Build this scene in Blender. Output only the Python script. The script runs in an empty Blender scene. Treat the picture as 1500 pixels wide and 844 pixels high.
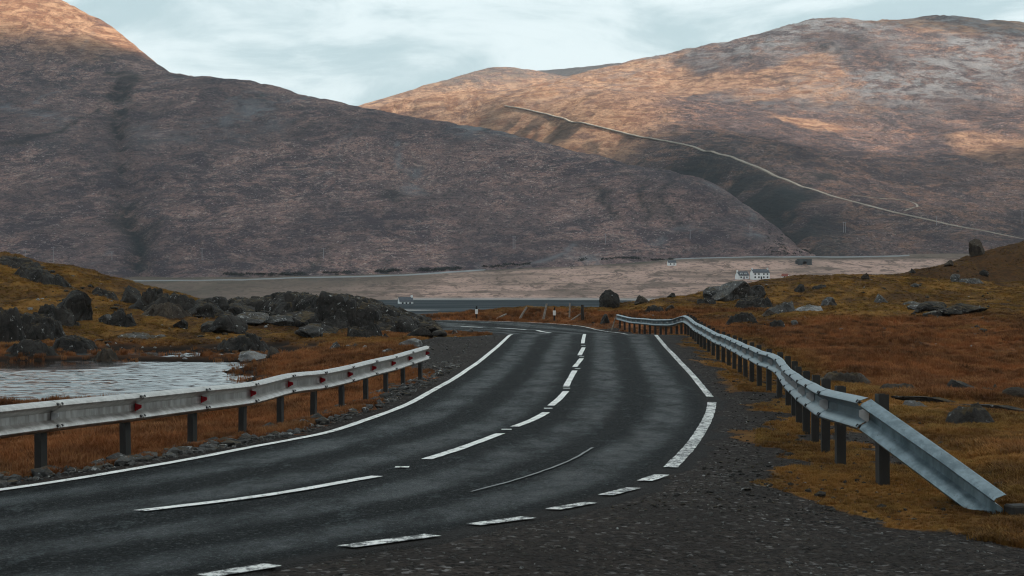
import bpy, bmesh, math, random
import numpy as np
from mathutils import Vector, Matrix, Euler

R = math.radians
S = bpy.context.scene
COL = S.collection
rng = np.random.default_rng(7)
random.seed(7)

# ------------------------------------------------------------------ camera, sky, sun, exposure
F = 2500.0            # focal length in photo pixels (1500 wide)
CZ = 1.5              # eye height above the gravel the photographer stands on
HOR = 415.0           # photo row of the true horizon
cam_d = bpy.data.cameras.new('camera'); cam = bpy.data.objects.new('camera', cam_d); COL.objects.link(cam)
cam_d.sensor_width = 36.0; cam_d.lens = 36.0 * F / 1500.0
cam_d.clip_start = 0.1; cam_d.clip_end = 40000
cam.location = (0, 0, CZ)
cam.rotation_euler = (R(90) - math.atan((422 - HOR) / F), 0, 0)
cam_d.dof.use_dof = True; cam_d.dof.focus_distance = 45.0; cam_d.dof.aperture_fstop = 8.0
S.camera = cam

SUN_DIR = Vector((-0.74, 0.36, -0.57)).normalized()      # the way the light travels
SUN_EL = math.asin(-SUN_DIR.z)
SUN_AZ = math.atan2(-SUN_DIR.x, -SUN_DIR.y)               # from +Y towards +X

def nt_new(tree):
    tree.nodes.clear(); return tree

class G:
    """tiny node-graph helper"""
    def __init__(s, tree): s.t = tree; s.n = tree.nodes; s.l = tree.links
    def node(s, kind, **kw):
        x = s.n.new(kind)
        for k, v in kw.items(): setattr(x, k, v)
        return x
    def put(s, sock, v):
        if isinstance(v, bpy.types.NodeSocket): s.l.new(v, sock)
        elif v is not None:
            if isinstance(v, (tuple, list)) and sock.type == 'RGBA' and len(v) == 3: v = (*v, 1)
            sock.default_value = v
    def noise(s, vec, scale, detail=6, rough=.55, dist=0.0, out='Fac'):
        x = s.node('ShaderNodeTexNoise'); s.put(x.inputs['Vector'], vec)
        x.inputs['Scale'].default_value = scale; x.inputs['Detail'].default_value = detail
        x.inputs['Roughness'].default_value = rough; x.inputs['Distortion'].default_value = dist
        return x.outputs[out]
    def voro(s, vec, scale, feature='F1', out='Distance'):
        x = s.node('ShaderNodeTexVoronoi', feature=feature); s.put(x.inputs['Vector'], vec)
        x.inputs['Scale'].default_value = scale
        return x.outputs[out]
    def ramp(s, f, a, b, lo=0.0, hi=1.0):
        x = s.node('ShaderNodeMapRange', interpolation_type='SMOOTHSTEP')
        s.put(x.inputs[0], f); x.inputs[1].default_value = a; x.inputs[2].default_value = b
        x.inputs[3].default_value = lo; x.inputs[4].default_value = hi
        return x.outputs[0]
    def mix(s, f, a, b, blend='MIX'):
        x = s.node('ShaderNodeMix', data_type='RGBA', blend_type=blend)
        s.put(x.inputs[0], f); s.put(x.inputs[6], a); s.put(x.inputs[7], b)
        return x.outputs[2]
    def math(s, op, a, b=0.0, c=None):
        x = s.node('ShaderNodeMath', operation=op); s.put(x.inputs[0], a); s.put(x.inputs[1], b)
        if c is not None: s.put(x.inputs[2], c)
        return x.outputs[0]
    def vscale(s, vec, sc):
        x = s.node('ShaderNodeVectorMath', operation='MULTIPLY'); s.put(x.inputs[0], vec); x.inputs[1].default_value = sc
        return x.outputs[0]
    def attr(s, name, kind='GEOMETRY', out='Fac'):
        x = s.node('ShaderNodeAttribute', attribute_name=name, attribute_type=kind); return x.outputs[out]
    def bump(s, h, strength, dist, normal=None):
        x = s.node('ShaderNodeBump'); s.put(x.inputs['Height'], h); x.inputs['Strength'].default_value = strength
        x.inputs['Distance'].default_value = dist
        if normal is not None: s.put(x.inputs['Normal'], normal)
        return x.outputs[0]

world = bpy.data.worlds.new('World'); S.world = world; world.use_nodes = True
g = G(nt_new(world.node_tree))
sky = g.node('ShaderNodeTexSky', sky_type='NISHITA', sun_disc=False)
sky.sun_elevation = SUN_EL; sky.sun_rotation = SUN_AZ; sky.air_density = 1.0; sky.dust_density = 1.5
gen = g.node('ShaderNodeTexCoord').outputs['Generated']
sep = g.node('ShaderNodeSeparateXYZ'); g.put(sep.inputs[0], gen)
zz = g.math('ADD', g.math('ABSOLUTE', sep.outputs[2]), 0.16)
pv = g.node('ShaderNodeCombineXYZ')
g.put(pv.inputs[0], g.math('DIVIDE', sep.outputs[0], zz)); g.put(pv.inputs[1], g.math('DIVIDE', sep.outputs[1], zz))
c1 = g.noise(g.vscale(pv.outputs[0], (1.0, 1.0, 1)), 2.3, 10, .62, .6)
c2 = g.noise(g.vscale(pv.outputs[0], (1.0, 1.0, 1)), 0.6, 4, .5, .3)
cm = g.math('ADD', g.math('MULTIPLY', c1, 0.6), g.math('MULTIPLY', c2, 0.4))
cloud = g.mix(g.ramp(cm, .43, .565), (4.3, 5.7, 6.1), (7.1, 8.2, 8.45))
skyc = g.mix(g.ramp(cm, .30, .42, .72, .97), sky.outputs[0], cloud)
bg = g.node('ShaderNodeBackground'); g.put(bg.inputs[0], skyc); bg.inputs[1].default_value = 0.076
wo = g.node('ShaderNodeOutputWorld'); g.l.new(bg.outputs[0], wo.inputs[0])

sun_d = bpy.data.lights.new('sun', 'SUN'); sun_d.energy = 5.0; sun_d.angle = R(0.53); sun_d.color = (1.0, 0.90, 0.76)
sun = bpy.data.objects.new('sun', sun_d); COL.objects.link(sun)
sun.rotation_euler = SUN_DIR.to_track_quat('-Z', 'Y').to_euler(); sun.location = (900, -400, 2500)

vs = S.view_settings
vs.view_transform = 'Standard'; vs.look = 'None'; vs.exposure = 0.70; vs.gamma = 1.0; vs.use_curve_mapping = False
cy = S.cycles
cy.use_denoising = True; cy.denoiser = 'OPENIMAGEDENOISE'
cy.max_bounces = 7; cy.diffuse_bounces = 4; cy.glossy_bounces = 3; cy.transmission_bounces = 5; cy.transparent_max_bounces = 12
cy.volume_bounces = 1; cy.sample_clamp_indirect = 6.0; cy.caustics_reflective = False; cy.caustics_refractive = False
cy.volume_step_rate = 1.0; cy.pixel_filter_type = 'BLACKMAN_HARRIS'; cy.filter_width = 1.1

# ------------------------------------------------------------------ numeric helpers
def hash2(ix, iy, seed):
    h = (ix.astype(np.int64) * 374761393 + iy.astype(np.int64) * 668265263 + seed * 1274126177) & 0xffffffff
    h = ((h ^ (h >> 13)) * 1274126177) & 0xffffffff
    h = h ^ (h >> 16)
    return (h & 0xffffff) / float(0xffffff)

def vnoise(x, y, seed=0):
    x = np.asarray(x, float); y = np.asarray(y, float)
    ix = np.floor(x); iy = np.floor(y); fx = x - ix; fy = y - iy
    fx = fx * fx * fx * (fx * (fx * 6 - 15) + 10); fy = fy * fy * fy * (fy * (fy * 6 - 15) + 10)
    ix = ix.astype(np.int64); iy = iy.astype(np.int64)
    a = hash2(ix, iy, seed); b = hash2(ix + 1, iy, seed); c = hash2(ix, iy + 1, seed); d = hash2(ix + 1, iy + 1, seed)
    return (a + (b - a) * fx) * (1 - fy) + (c + (d - c) * fx) * fy

def fbm(x, y, seed=0, octv=5, gain=.5, lac=2.03):
    x = np.asarray(x, float); y = np.asarray(y, float)
    t = 0; a = 1; n = 0
    for k in range(octv):
        t = t + a * (vnoise(x, y, seed + k * 17) * 2 - 1); n += a
        x, y = (x * .8 - y * .6) * lac + 3.1, (x * .6 + y * .8) * lac - 1.7; a *= gain
    return t / n

def ridged(x, y, seed=0, octv=4, gain=.5):
    x = np.asarray(x, float); y = np.asarray(y, float)
    t = 0; a = 1; n = 0
    for k in range(octv):
        t = t + a * (1 - np.abs(vnoise(x, y, seed + k * 31) * 2 - 1)); n += a
        x, y = (x * .8 - y * .6) * 2.07 + 5.2, (x * .6 + y * .8) * 2.07 + 1.3; a *= gain
    return t / n

def sstep(a, b, x):
    t = np.clip((np.asarray(x, float) - a) / (b - a), 0, 1); return t * t * (3 - 2 * t)

def px2xyz(px, py, D):
    return ((px - 750.0) / F * D, D, CZ + (HOR - py) / F * D)

class RBF:
    """smooth surface z(x,y) through control points"""
    def __init__(s, pts, power=1.5, reg=1e-6):
        p = np.array(pts, float); s.c = p[:, :2].mean(0); s.sc = np.abs(p[:, :2] - s.c).max()
        s.p = (p[:, :2] - s.c) / s.sc; s.pw = power; n = len(p)
        d = np.sqrt(((s.p[:, None] - s.p[None]) ** 2).sum(2)) ** power + np.eye(n) * reg
        P = np.c_[np.ones(n), s.p]
        A = np.zeros((n + 3, n + 3)); A[:n, :n] = d; A[:n, n:] = P; A[n:, :n] = P.T
        s.w = np.linalg.solve(A, np.r_[p[:, 2], 0, 0, 0])
    def __call__(s, x, y):
        x = np.asarray(x, float); sh = x.shape
        q = (np.c_[x.ravel(), np.asarray(y, float).ravel()] - s.c) / s.sc
        out = np.empty(len(q)); n = len(s.p)
        for i in range(0, len(q), 60000):
            qq = q[i:i + 60000]
            d2 = (qq[:, None, 0] - s.p[None, :, 0]) ** 2 + (qq[:, None, 1] - s.p[None, :, 1]) ** 2
            out[i:i + 60000] = (d2 ** (s.pw / 2)) @ s.w[:n] + s.w[n] + qq @ s.w[n + 1:]
        return out.reshape(sh)

# ------------------------------------------------------------------ mesh helpers
def mesh_np(name, V, Fc, smooth=True):
    """V (n,3), Fc (m,3|4) -> mesh"""
    me = bpy.data.meshes.new(name); V = np.asarray(V, np.float32); Fc = np.asarray(Fc, np.int32)
    k = Fc.shape[1]
    me.vertices.add(len(V)); me.vertices.foreach_set('co', V.ravel())
    me.loops.add(Fc.size); me.loops.foreach_set('vertex_index', Fc.ravel())
    me.polygons.add(len(Fc)); me.polygons.foreach_set('loop_start', np.arange(0, Fc.size, k, dtype=np.int32))
    me.polygons.foreach_set('use_smooth', np.full(len(Fc), smooth))
    me.update(calc_edges=True); me.validate()
    return me

def grid_faces(nr, nc):
    i = np.arange(nr * nc).reshape(nr, nc)
    return np.stack([i[:-1, :-1], i[:-1, 1:], i[1:, 1:], i[1:, :-1]], -1).reshape(-1, 4)

def add_attr(me, name, arr):
    a = me.attributes.new(name, 'FLOAT', 'POINT'); a.data.foreach_set('value', np.asarray(arr, np.float32).ravel())

def link(name, me, mat=None, parent=None, loc=None):
    o = bpy.data.objects.new(name, me); COL.objects.link(o)
    if mat is not None and me is not None and not me.materials: me.materials.append(mat)
    if parent is not None: o.parent = parent
    if loc is not None: o.location = loc
    return o

def tag(o, label=None, cat=None, group=None, kind=None):
    if label: o['label'] = label
    if cat: o['category'] = cat
    if group: o['group'] = group
    if kind: o['kind'] = kind
    return o

def thing(name, loc, label, cat, group=None, rz=0.0):
    o = bpy.data.objects.new(name, None); COL.objects.link(o); o.location = loc; o.rotation_euler = (0, 0, rz)
    o.empty_display_size = .2
    return tag(o, label, cat, group)

class MB:
    """collects simple solids into one mesh"""
    def __init__(s): s.v = []; s.f = []
    def add(s, vs_, fs):
        o = len(s.v); s.v += [tuple(v) for v in vs_]; s.f += [tuple(i + o for i in f) for f in fs]; return s
    def box(s, x0, x1, y0, y1, z0, z1):
        return s.add([(x0, y0, z0), (x1, y0, z0), (x1, y1, z0), (x0, y1, z0), (x0, y0, z1), (x1, y0, z1), (x1, y1, z1), (x0, y1, z1)],
                     [(3, 2, 1, 0), (4, 5, 6, 7), (0, 1, 5, 4), (1, 2, 6, 5), (2, 3, 7, 6), (3, 0, 4, 7)])
    def tube(s, p0, p1, r0, r1, n=8):
        p0 = Vector(p0); p1 = Vector(p1); d = (p1 - p0).normalized()
        a = d.orthogonal().normalized(); b = d.cross(a)
        vs_ = [p0 + (a * math.cos(2 * math.pi * k / n) + b * math.sin(2 * math.pi * k / n)) * r0 for k in range(n)]
        vs_ += [p1 + (a * math.cos(2 * math.pi * k / n) + b * math.sin(2 * math.pi * k / n)) * r1 for k in range(n)]
        fs = [(k, (k + 1) % n, n + (k + 1) % n, n + k) for k in range(n)] + [tuple(range(n - 1, -1, -1)), tuple(range(n, 2 * n))]
        return s.add(vs_, fs)
    def mesh(s, name, bevel=0.0, smooth=False):
        me = bpy.data.meshes.new(name); me.from_pydata(s.v, [], s.f); me.update()
        if bevel:
            bm = bmesh.new(); bm.from_mesh(me)
            bmesh.ops.bevel(bm, geom=bm.edges[:], offset=bevel, segments=1, affect='EDGES')
            bm.to_mesh(me); bm.free()
        if smooth: me.polygons.foreach_set('use_smooth', [True] * len(me.polygons))
        return me

def mat_new(name):
    m = bpy.data.materials.new(name); m.use_nodes = True
    g = G(nt_new(m.node_tree))
    out = g.node('ShaderNodeOutputMaterial'); b = g.node('ShaderNodeBsdfPrincipled'); g.l.new(b.outputs[0], out.inputs[0])
    return m, g, b

# ------------------------------------------------------------------ materials
def wpos(g): return g.node('ShaderNodeNewGeometry').outputs['Position']

def moor_colour(g, pos, moss, dark):
    """rust deer-grass, ochre moss and dark heather, patchy"""
    n1 = g.noise(g.vscale(pos, (1, .45, 1)), .55, 6, .6)
    n2 = g.noise(g.vscale(pos, (1, .5, 1)), 3.2, 5, .6)
    rust = g.mix(g.ramp(n1, .36, .66), (.115, .042, .016), (.335, .125, .045))
    rust = g.mix(g.ramp(n2, .5, .72, 0, .55), rust, (.38, .195, .085))
    ochre = g.mix(g.ramp(n1, .38, .62), (.120, .056, .016), (.295, .146, .036))
    ochre = g.mix(g.ramp(n2, .48, .7, 0, .6), ochre, (.24, .150, .036))
    c = g.mix(moss, rust, ochre)
    dk = g.mix(g.ramp(n2, .4, .7), (.036, .020, .011), (.120, .050, .022))
    c = g.mix(dark, c, dk)
    n3 = g.noise(g.vscale(pos, (1, .4, 1)), 1.1, 7, .72)
    return g.mix(g.ramp(n3, .49, .60, 0, .8), c, g.mix(.62, c, (.018, .012, .008)))

M = {}
def build_mats():
    # near ground
    m, g, b = mat_new('moor_ground'); pos = wpos(g)
    moss = g.attr('moss'); dark = g.attr('dark'); grav = g.attr('gravel'); mud = g.attr('mud')
    c = moor_colour(g, pos, moss, dark)
    c = g.mix(.35, c, (.03, .02, .012))
    st = g.voro(pos, 26, 'F1', 'Color'); sp = g.node('ShaderNodeSeparateColor'); g.put(sp.inputs[0], st)
    sd = g.voro(pos, 26)
    gc = g.mix(sp.outputs[0], (.007, .006, .0055), (.050, .039, .033))
    gc = g.mix(g.ramp(sp.outputs[1], .93, .99), gc, (.17, .16, .155))
    gc = g.mix(g.ramp(g.noise(pos, .9, 5), .42, .62, 0, .6), gc, (.020, .016, .014))
    gmask = g.ramp(g.math('ADD', grav, g.math('MULTIPLY', g.math('SUBTRACT', g.noise(pos, 5, 5, .65), .5), .9)), .35, .6)
    c = g.mix(gmask, c, gc)
    c = g.mix(mud, c, (.012, .009, .007))
    g.put(b.inputs['Base Color'], c)
    g.put(b.inputs['Roughness'], g.ramp(grav, .2, .8, .95, .72))
    b.inputs['Specular IOR Level'].default_value = .03
    h1 = g.math('MULTIPLY', g.ramp(sd, 0, .6, 1, 0), gmask)
    h = g.math('ADD', h1, g.noise(pos, 9, 6, .7))
    g.put(b.inputs['Normal'], g.bump(h, .8, .035)); M['ground'] = m

    # asphalt
    m, g, b = mat_new('wet_asphalt'); pos = wpos(g)
    u = g.attr('across'); wob = g.noise(g.vscale(pos, (1, .12, 1)), .9, 4)
    uu = g.math('ADD', u, g.math('MULTIPLY', g.math('SUBTRACT', wob, .5), .05))
    track = None
    for c0 in (.14, .37, .63, .86):
        d = g.ramp(g.math('ABSOLUTE', g.math('SUBTRACT', uu, c0)), .02, .10, 1, 0)
        track = d if track is None else g.math('MAXIMUM', track, d)
    track = g.math('MULTIPLY', track, g.ramp(g.noise(g.vscale(pos, (1, .35, 1)), 1.6, 9, .75), .30, .70, .25, 1))
    big = g.noise(g.vscale(pos, (1, .25, 1)), .8, 9, .72)
    pat = g.noise(g.vscale(pos, (1, .3, 1)), 3.0, 9, .78)
    fine = g.voro(pos, 70, 'F1', 'Color'); sp = g.node('ShaderNodeSeparateColor'); g.put(sp.inputs[0], fine)
    c = g.mix(track, (.0036, .0054, .0062), (.0085, .0150, .0190))  # wheel tracks bluer: sky sheen painted into the base colour
    c = g.mix(g.ramp(big, .45, .68, 0, .7), c, (.0035, .0042, .0045))
    c = g.mix(g.ramp(pat, .545, .60, 0, .8), c, (.070, .082, .086))
    c = g.mix(.65, c, g.mix(sp.outputs[0], (.25, .25, .25), (1, 1, 1)), 'MULTIPLY')
    c = g.mix(g.ramp(sp.outputs[1], .955, .995, 0, .8), c, (.15, .15, .145))
    gr = g.noise(pos, 22, 3, .8); c = g.mix(g.ramp(gr, .42, .54, .85, 0), c, (.002, .0025, .0025)); c = g.mix(g.ramp(gr, .57, .64, 0, .6), c, (.080, .088, .09))
    edge = g.math('MAXIMUM', g.ramp(uu, .03, .0), g.ramp(uu, .95, 1.0))
    c = g.mix(g.math('MULTIPLY', edge, .7), c, (.022, .018, .016))
    g.put(b.inputs['Base Color'], c)
    r = g.math('ADD', g.ramp(track, 0, 1, .62, .44), g.math('MULTIPLY', g.math('SUBTRACT', pat, .5), .35))
    g.put(b.inputs['Roughness'], r); g.put(b.inputs['Specular IOR Level'], g.ramp(track, 0, 1, .03, .10))
    hh = g.math('ADD', g.voro(pos, 70), g.math('MULTIPLY', g.noise(pos, 6, 5, .6), .6))
    g.put(b.inputs['Normal'], g.bump(hh, .9, .02)); M['asphalt'] = m

    # road paint
    def paint(name, wear, base):
        m, g, b = mat_new(name); pos = wpos(g)
        n = g.noise(pos, 11, 6, .75); n2 = g.voro(pos, 60)
        k = g.math('ADD', g.math('ADD', n, g.math('MULTIPLY', n2, .12)), g.math('MULTIPLY', g.math('SUBTRACT', g.noise(pos, 1.1, 3), .5), .22))
        col = g.mix(g.ramp(g.noise(pos, 3, 4), .3, .7), base, tuple(x * .78 for x in base))
        g.put(b.inputs['Base Color'], g.mix(g.ramp(k, wear, wear + .07), col, (.03, .03, .03)))
        b.inputs['Roughness'].default_value = .6
        g.put(b.inputs['Normal'], g.bump(n2, .4, .01)); M[name] = m
    paint('line_paint', .62, (.80, .80, .77)); paint('worn_line_paint', .535, (.78, .78, .75))

    # galvanised steel
    def steel(name, a, bcol, rough, streak=9.0, metal=.55):
        m, g, b = mat_new(name); pos = g.node('ShaderNodeTexCoord').outputs['Object']
        n = g.noise(g.vscale(pos, (1, 1, .25)), streak, 6, .65); n2 = g.noise(pos, 2.2, 5, .6)
        c = g.mix(g.ramp(n, .35, .68), a, bcol)
        c = g.mix(g.ramp(n2, .55, .75, 0, .6), c, tuple(x * .55 for x in a))
        n4 = g.noise(g.vscale(pos, (1, 1, .1)), 30, 3, .6)
        c = g.mix(g.ramp(n4, .62, .72, 0, .5), c, (.05, .045, .04))
        g.put(b.inputs['Base Color'], c); b.inputs['Metallic'].default_value = metal
        g.put(b.inputs['Roughness'], g.ramp(n, .3, .7, rough, rough + .18))
        g.put(b.inputs['Normal'], g.bump(n, .12, .01)); M[name] = m
    steel('rail_steel_pale', (.34, .31, .285), (.56, .54, .515), .32, metal=.85)
    steel('rail_steel_blue', (.115, .155, .175), (.23, .29, .32), .34, metal=.85)
    steel('post_steel', (.016, .015, .014), (.040, .038, .034), .65, 5, .2)
    steel('bolt_steel', (.02, .02, .02), (.05, .05, .05), .5)

    def plain(name, col, rough=.6, var=.25, scale=8.0, spec=.4):
        m, g, b = mat_new(name); pos = g.node('ShaderNodeTexCoord').outputs['Object']
        n = g.noise(pos, scale, 5, .6)
        g.put(b.inputs['Base Color'], g.mix(g.ramp(n, .3, .7), tuple(x * (1 - var) for x in col), col))
        b.inputs['Roughness'].default_value = rough; b.inputs['Specular IOR Level'].default_value = spec
        g.put(b.inputs['Normal'], g.bump(n, .15, .02)); M[name] = m
    plain('red_reflector', (.40, .010, .016), .35); plain('white_reflector', (.72, .72, .72), .35)
    plain('black_plastic', (.012, .012, .013), .5); plain('white_plastic', (.78, .79, .78), .5, .1)
    plain('grey_wood', (.30, .26, .22), .9, .45, 14); plain('dark_wood', (.035, .028, .022), .9, .4, 14)
    plain('white_render', (.80, .82, .82), .8, .1, .6); plain('slate', (.06, .07, .085), .6, .3, .8)
    plain('far_glass', (.02, .025, .03), .2); plain('red_roof', (.22, .05, .03), .7)
    plain('pole_wood', (.34, .32, .33), .8, .2); plain('bridge_stone', (.075, .085, .09), .9, .4, .5)
    plain('concrete', (.035, .032, .028), .9, .4, 6)

    plain('crack_filler', (.16, .165, .165), .6)
    # rock
    def rock(name, lo, hi, lich):
        m, g, b = mat_new(name); pos = wpos(g); 
        n1 = g.noise(pos, 1.3, 7, .62); n2 = g.noise(g.vscale(pos, (1, 1, .5)), 5.5, 7, .7)
        c = g.mix(g.ramp(n1, .35, .66), lo, hi)
        c = g.mix(g.ramp(n2, .5, .72, 0, .7), c, tuple(x * .35 for x in lo))
        nz = g.node('ShaderNodeSeparateXYZ'); g.put(nz.inputs[0], g.node('ShaderNodeNewGeometry').outputs['Normal'])
        # moss lodges on ledges that face up
        ms = g.math('MULTIPLY', g.ramp(nz.outputs[2], .72, .95), g.ramp(g.noise(pos, 2.3, 5, .65), .44, .58))
        c = g.mix(g.math('MULTIPLY', ms, .75), c, (.075, .048, .014))
        ln = g.noise(pos, 4.2, 5, .7); lv = g.noise(pos, 13, 4, .6)
        l = g.math('MULTIPLY', g.ramp(ln, lich, lich + .05), g.ramp(lv, .45, .56))
        c = g.mix(g.math('MULTIPLY', l, .85), c, (.40, .41, .40))
        g.put(b.inputs['Base Color'], c); b.inputs['Roughness'].default_value = .85; b.inputs['Specular IOR Level'].default_value = .3
        h = g.math('ADD', g.noise(pos, 3.5, 9, .72), g.math('MULTIPLY', g.ramp(g.voro(g.vscale(pos, (1, 1, .6)), 1.8, 'DISTANCE_TO_EDGE'), 0, .12), .35))
        g.put(b.inputs['Normal'], g.bump(h, .9, .14)); M[name] = m
    rock('dark_rock', (.012, .0112, .010), (.038, .034, .030), .61)
    rock('grey_rock', (.045, .045, .044), (.115, .113, .108), .57)
    rock('pale_rock', (.16, .165, .165), (.30, .30, .295), .54)
    rock('brown_rock', (.026, .020, .015), (.070, .054, .040), .64)

    # grass blades (colour per tuft comes from its place on the moor)
    m, g, b = mat_new('grass_blades'); pos = wpos(g)
    moss = g.attr('moss', 'INSTANCER'); dark = g.attr('dark', 'INSTANCER'); tint = g.attr('tint', 'INSTANCER')
    c = moor_colour(g, pos, moss, dark)
    c = g.mix(g.math('MULTIPLY', tint, .6), c, g.mix(moss, (.34, .165, .07), (.30, .20, .055)))
    g.put(b.inputs['Base Color'], c); b.inputs['Roughness'].default_value = .8; b.inputs['Specular IOR Level'].default_value = .15
    tr = g.node('ShaderNodeBsdfTranslucent'); g.put(tr.inputs[0], c)
    mx = g.node('ShaderNodeMixShader'); mx.inputs[0].default_value = .3
    out = [n for n in g.n if n.type == 'OUTPUT_MATERIAL'][0]
    g.l.new(b.outputs[0], mx.inputs[1]); g.l.new(tr.outputs[0], mx.inputs[2]); g.l.new(mx.outputs[0], out.inputs[0]); M['grass'] = m

    # water
    m, g, b = mat_new('pond_water'); pos = wpos(g)
    b.inputs['Base Color'].default_value = (.010, .011, .012, 1); calm = g.ramp(g.noise(g.vscale(pos, (.5, 1, 1)), .12, 3), .40, .52); g.put(b.inputs['Roughness'], g.ramp(calm, 0, 1, .06, .12))
    b.inputs['IOR'].default_value = 1.45; b.inputs['Specular IOR Level'].default_value = 1.0
    n = g.noise(g.vscale(pos, (.6, 1, 1)), 7, 2, .5); g.put(b.inputs['Normal'], g.bump(n, .15, .02)); M['pond'] = m
    m, g, b = mat_new('loch_water'); pos = wpos(g)
    n = g.noise(g.vscale(pos, (.25, 1, 1)), .03, 5, .6)
    g.put(b.inputs['Base Color'], g.mix(g.ramp(n, .45, .62), (.008, .014, .018), (.024, .034, .041)))
    g.put(b.inputs['Roughness'], g.ramp(n, .4, .6, .85, .65)); b.inputs['IOR'].default_value = 1.333
    n = g.noise(g.vscale(pos, (1, 1, 1)), .4, 4, .6); b.inputs['Specular IOR Level'].default_value = .14; g.put(b.inputs['Normal'], g.bump(n, .6, .6)); M['loch'] = m

    # mountain heather
    def hill(name, scree, warm, bright):
        m, g, b = mat_new(name); pos = wpos(g)
        scr = g.attr('scree'); wet = g.attr('gully')  # gully mask: dark burns, plus ravine shade painted into the colour
        st = g.vscale(pos, (1.0, .22, 2.6))
        tilt = g.node('ShaderNodeVectorMath', operation='ADD'); g.put(tilt.inputs[0], st)
        wv = g.node('ShaderNodeTexNoise'); g.put(wv.inputs['Vector'], pos); wv.inputs['Scale'].default_value = .006; wv.inputs['Detail'].default_value = 5
        g.put(tilt.inputs[1], g.vscale(wv.outputs['Color'], (120, 60, 90)))
        st = tilt.outputs[0]
        n1 = g.noise(st, .010, 9, .66); n2 = g.noise(st, .040, 9, .72); n3 = g.noise(st, .15, 6, .75); n4 = g.noise(g.vscale(pos, (1, .5, 1.6)), .42, 3, .7)
        k = bright
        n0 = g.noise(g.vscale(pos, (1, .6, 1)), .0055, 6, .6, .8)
        heather = g.mix(g.ramp(n1, .40, .60), (.052 * k, .037 * k, .043 * k), (.125 * k, .082 * k, .078 * k))
        heather = g.mix(g.ramp(n2, .46, .60, 0, .8), heather, tuple(x * k for x in warm))
        heather = g.mix(g.ramp(g.noise(st, .085, 9, .78), .53, .62, 0, .55), heather, (.31 * k, .225 * k, .19 * k))
        heather = g.mix(g.ramp(n3, .49, .60, 0, .8), heather, (.030 * k, .025 * k, .029 * k))
        heather = g.mix(g.ramp(n4, .50, .60, 0, .6), heather, (.028 * k, .023 * k, .026 * k))
        heather = g.mix(g.ramp(g.noise(pos, .36, 3, .7), .60, .68, 0, .75), heather, (.36 * k, .31 * k, .285 * k))
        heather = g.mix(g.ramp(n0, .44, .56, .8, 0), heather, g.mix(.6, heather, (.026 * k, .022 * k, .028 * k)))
        dry = g.mix(g.ramp(n2, .40, .62), (.27, .130, .080), (.55, .325, .205)); dry = g.mix(g.ramp(n3, .52, .64, 0, .6), dry, (.10, .06, .045))  # pale grass tone, warmed and brightened to paint in the sun patches
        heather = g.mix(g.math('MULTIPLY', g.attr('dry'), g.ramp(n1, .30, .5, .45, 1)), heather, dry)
        sc_n = g.ramp(g.noise(st, .024, 9, .75), .42, .60)
        heather = g.mix(g.math('MULTIPLY', g.math('MULTIPLY', scr, sc_n), .85), heather, scree)
        heather = g.mix(g.math('MULTIPLY', wet, .9), heather, (.018, .026, .030))
        g.put(b.inputs['Base Color'], heather); b.inputs['Roughness'].default_value = .95; b.inputs['Specular IOR Level'].default_value = .1
        h = g.math('ADD', g.noise(pos, .05, 9, .72), g.math('MULTIPLY', g.noise(st, .03, 7, .7), 1.2))
        g.put(b.inputs['Normal'], g.bump(h, 1.0, 14.0)); M[name] = m
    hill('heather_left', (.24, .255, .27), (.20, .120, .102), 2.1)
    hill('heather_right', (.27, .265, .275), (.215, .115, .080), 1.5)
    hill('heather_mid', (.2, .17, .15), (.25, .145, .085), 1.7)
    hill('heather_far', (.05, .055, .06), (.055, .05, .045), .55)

    # valley floor
    m, g, b = mat_new('valley_grass'); pos = wpos(g); st = g.vscale(pos, (1, .30, 1))
    n1 = g.noise(st, .012, 8, .62, .6); n2 = g.noise(st, .07, 8, .7, .8); n3 = g.noise(st, .3, 5, .7)
    pale = g.attr('pale')
    c = g.mix(g.ramp(n1, .38, .6), (.070, .060, .046), (.150, .110, .085))
    c = g.mix(pale, c, (.44, .29, .235))
    c = g.mix(g.ramp(n2, .50, .60, 0, .75), c, (.075, .052, .044))
    c = g.mix(g.ramp(n3, .52, .62, 0, .6), c, (.055, .042, .036))
    c = g.mix(g.ramp(g.noise(g.vscale(pos, (.35, 1, 1)), .02, 8, .65, .5), .50, .58, 0, .6), c, (.12, .088, .070))
    c = g.mix(g.attr('shore'), c, (.30, .29, .28))
    g.put(b.inputs['Base Color'], c); b.inputs['Roughness'].default_value = .95; b.inputs['Specular IOR Level'].default_value = .1
    g.put(b.inputs['Normal'], g.bump(n2, .8, 3.0)); M['valley'] = m
    plain('far_asphalt', (.26, .27, .28), .7, .15, .05); plain('track_dirt', (.34, .28, .225), .9, .3, .05)
    plain('scrub_leaf', (.028, .030, .028), .9, .5, .3); plain('bank_earth', (.30, .25, .21), .9, .35, .06)

    # cloud
    m = bpy.data.materials.new('cloud_vapour'); m.use_nodes = True; g = G(nt_new(m.node_tree))
    out = g.node('ShaderNodeOutputMaterial'); t = g.node('ShaderNodeBsdfTransparent'); tl = g.node('ShaderNodeBsdfTranslucent')
    tl.inputs[0].default_value = (.58, .61, .645, 1)
    mx = g.node('ShaderNodeMixShader'); g.put(mx.inputs[0], g.ramp(g.attr('thick'), 0.0, .45, .10, .93))
    g.l.new(t.outputs[0], mx.inputs[1]); g.l.new(tl.outputs[0], mx.inputs[2]); g.l.new(mx.outputs[0], out.inputs[0]); M['cloud'] = m
build_mats()

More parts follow.
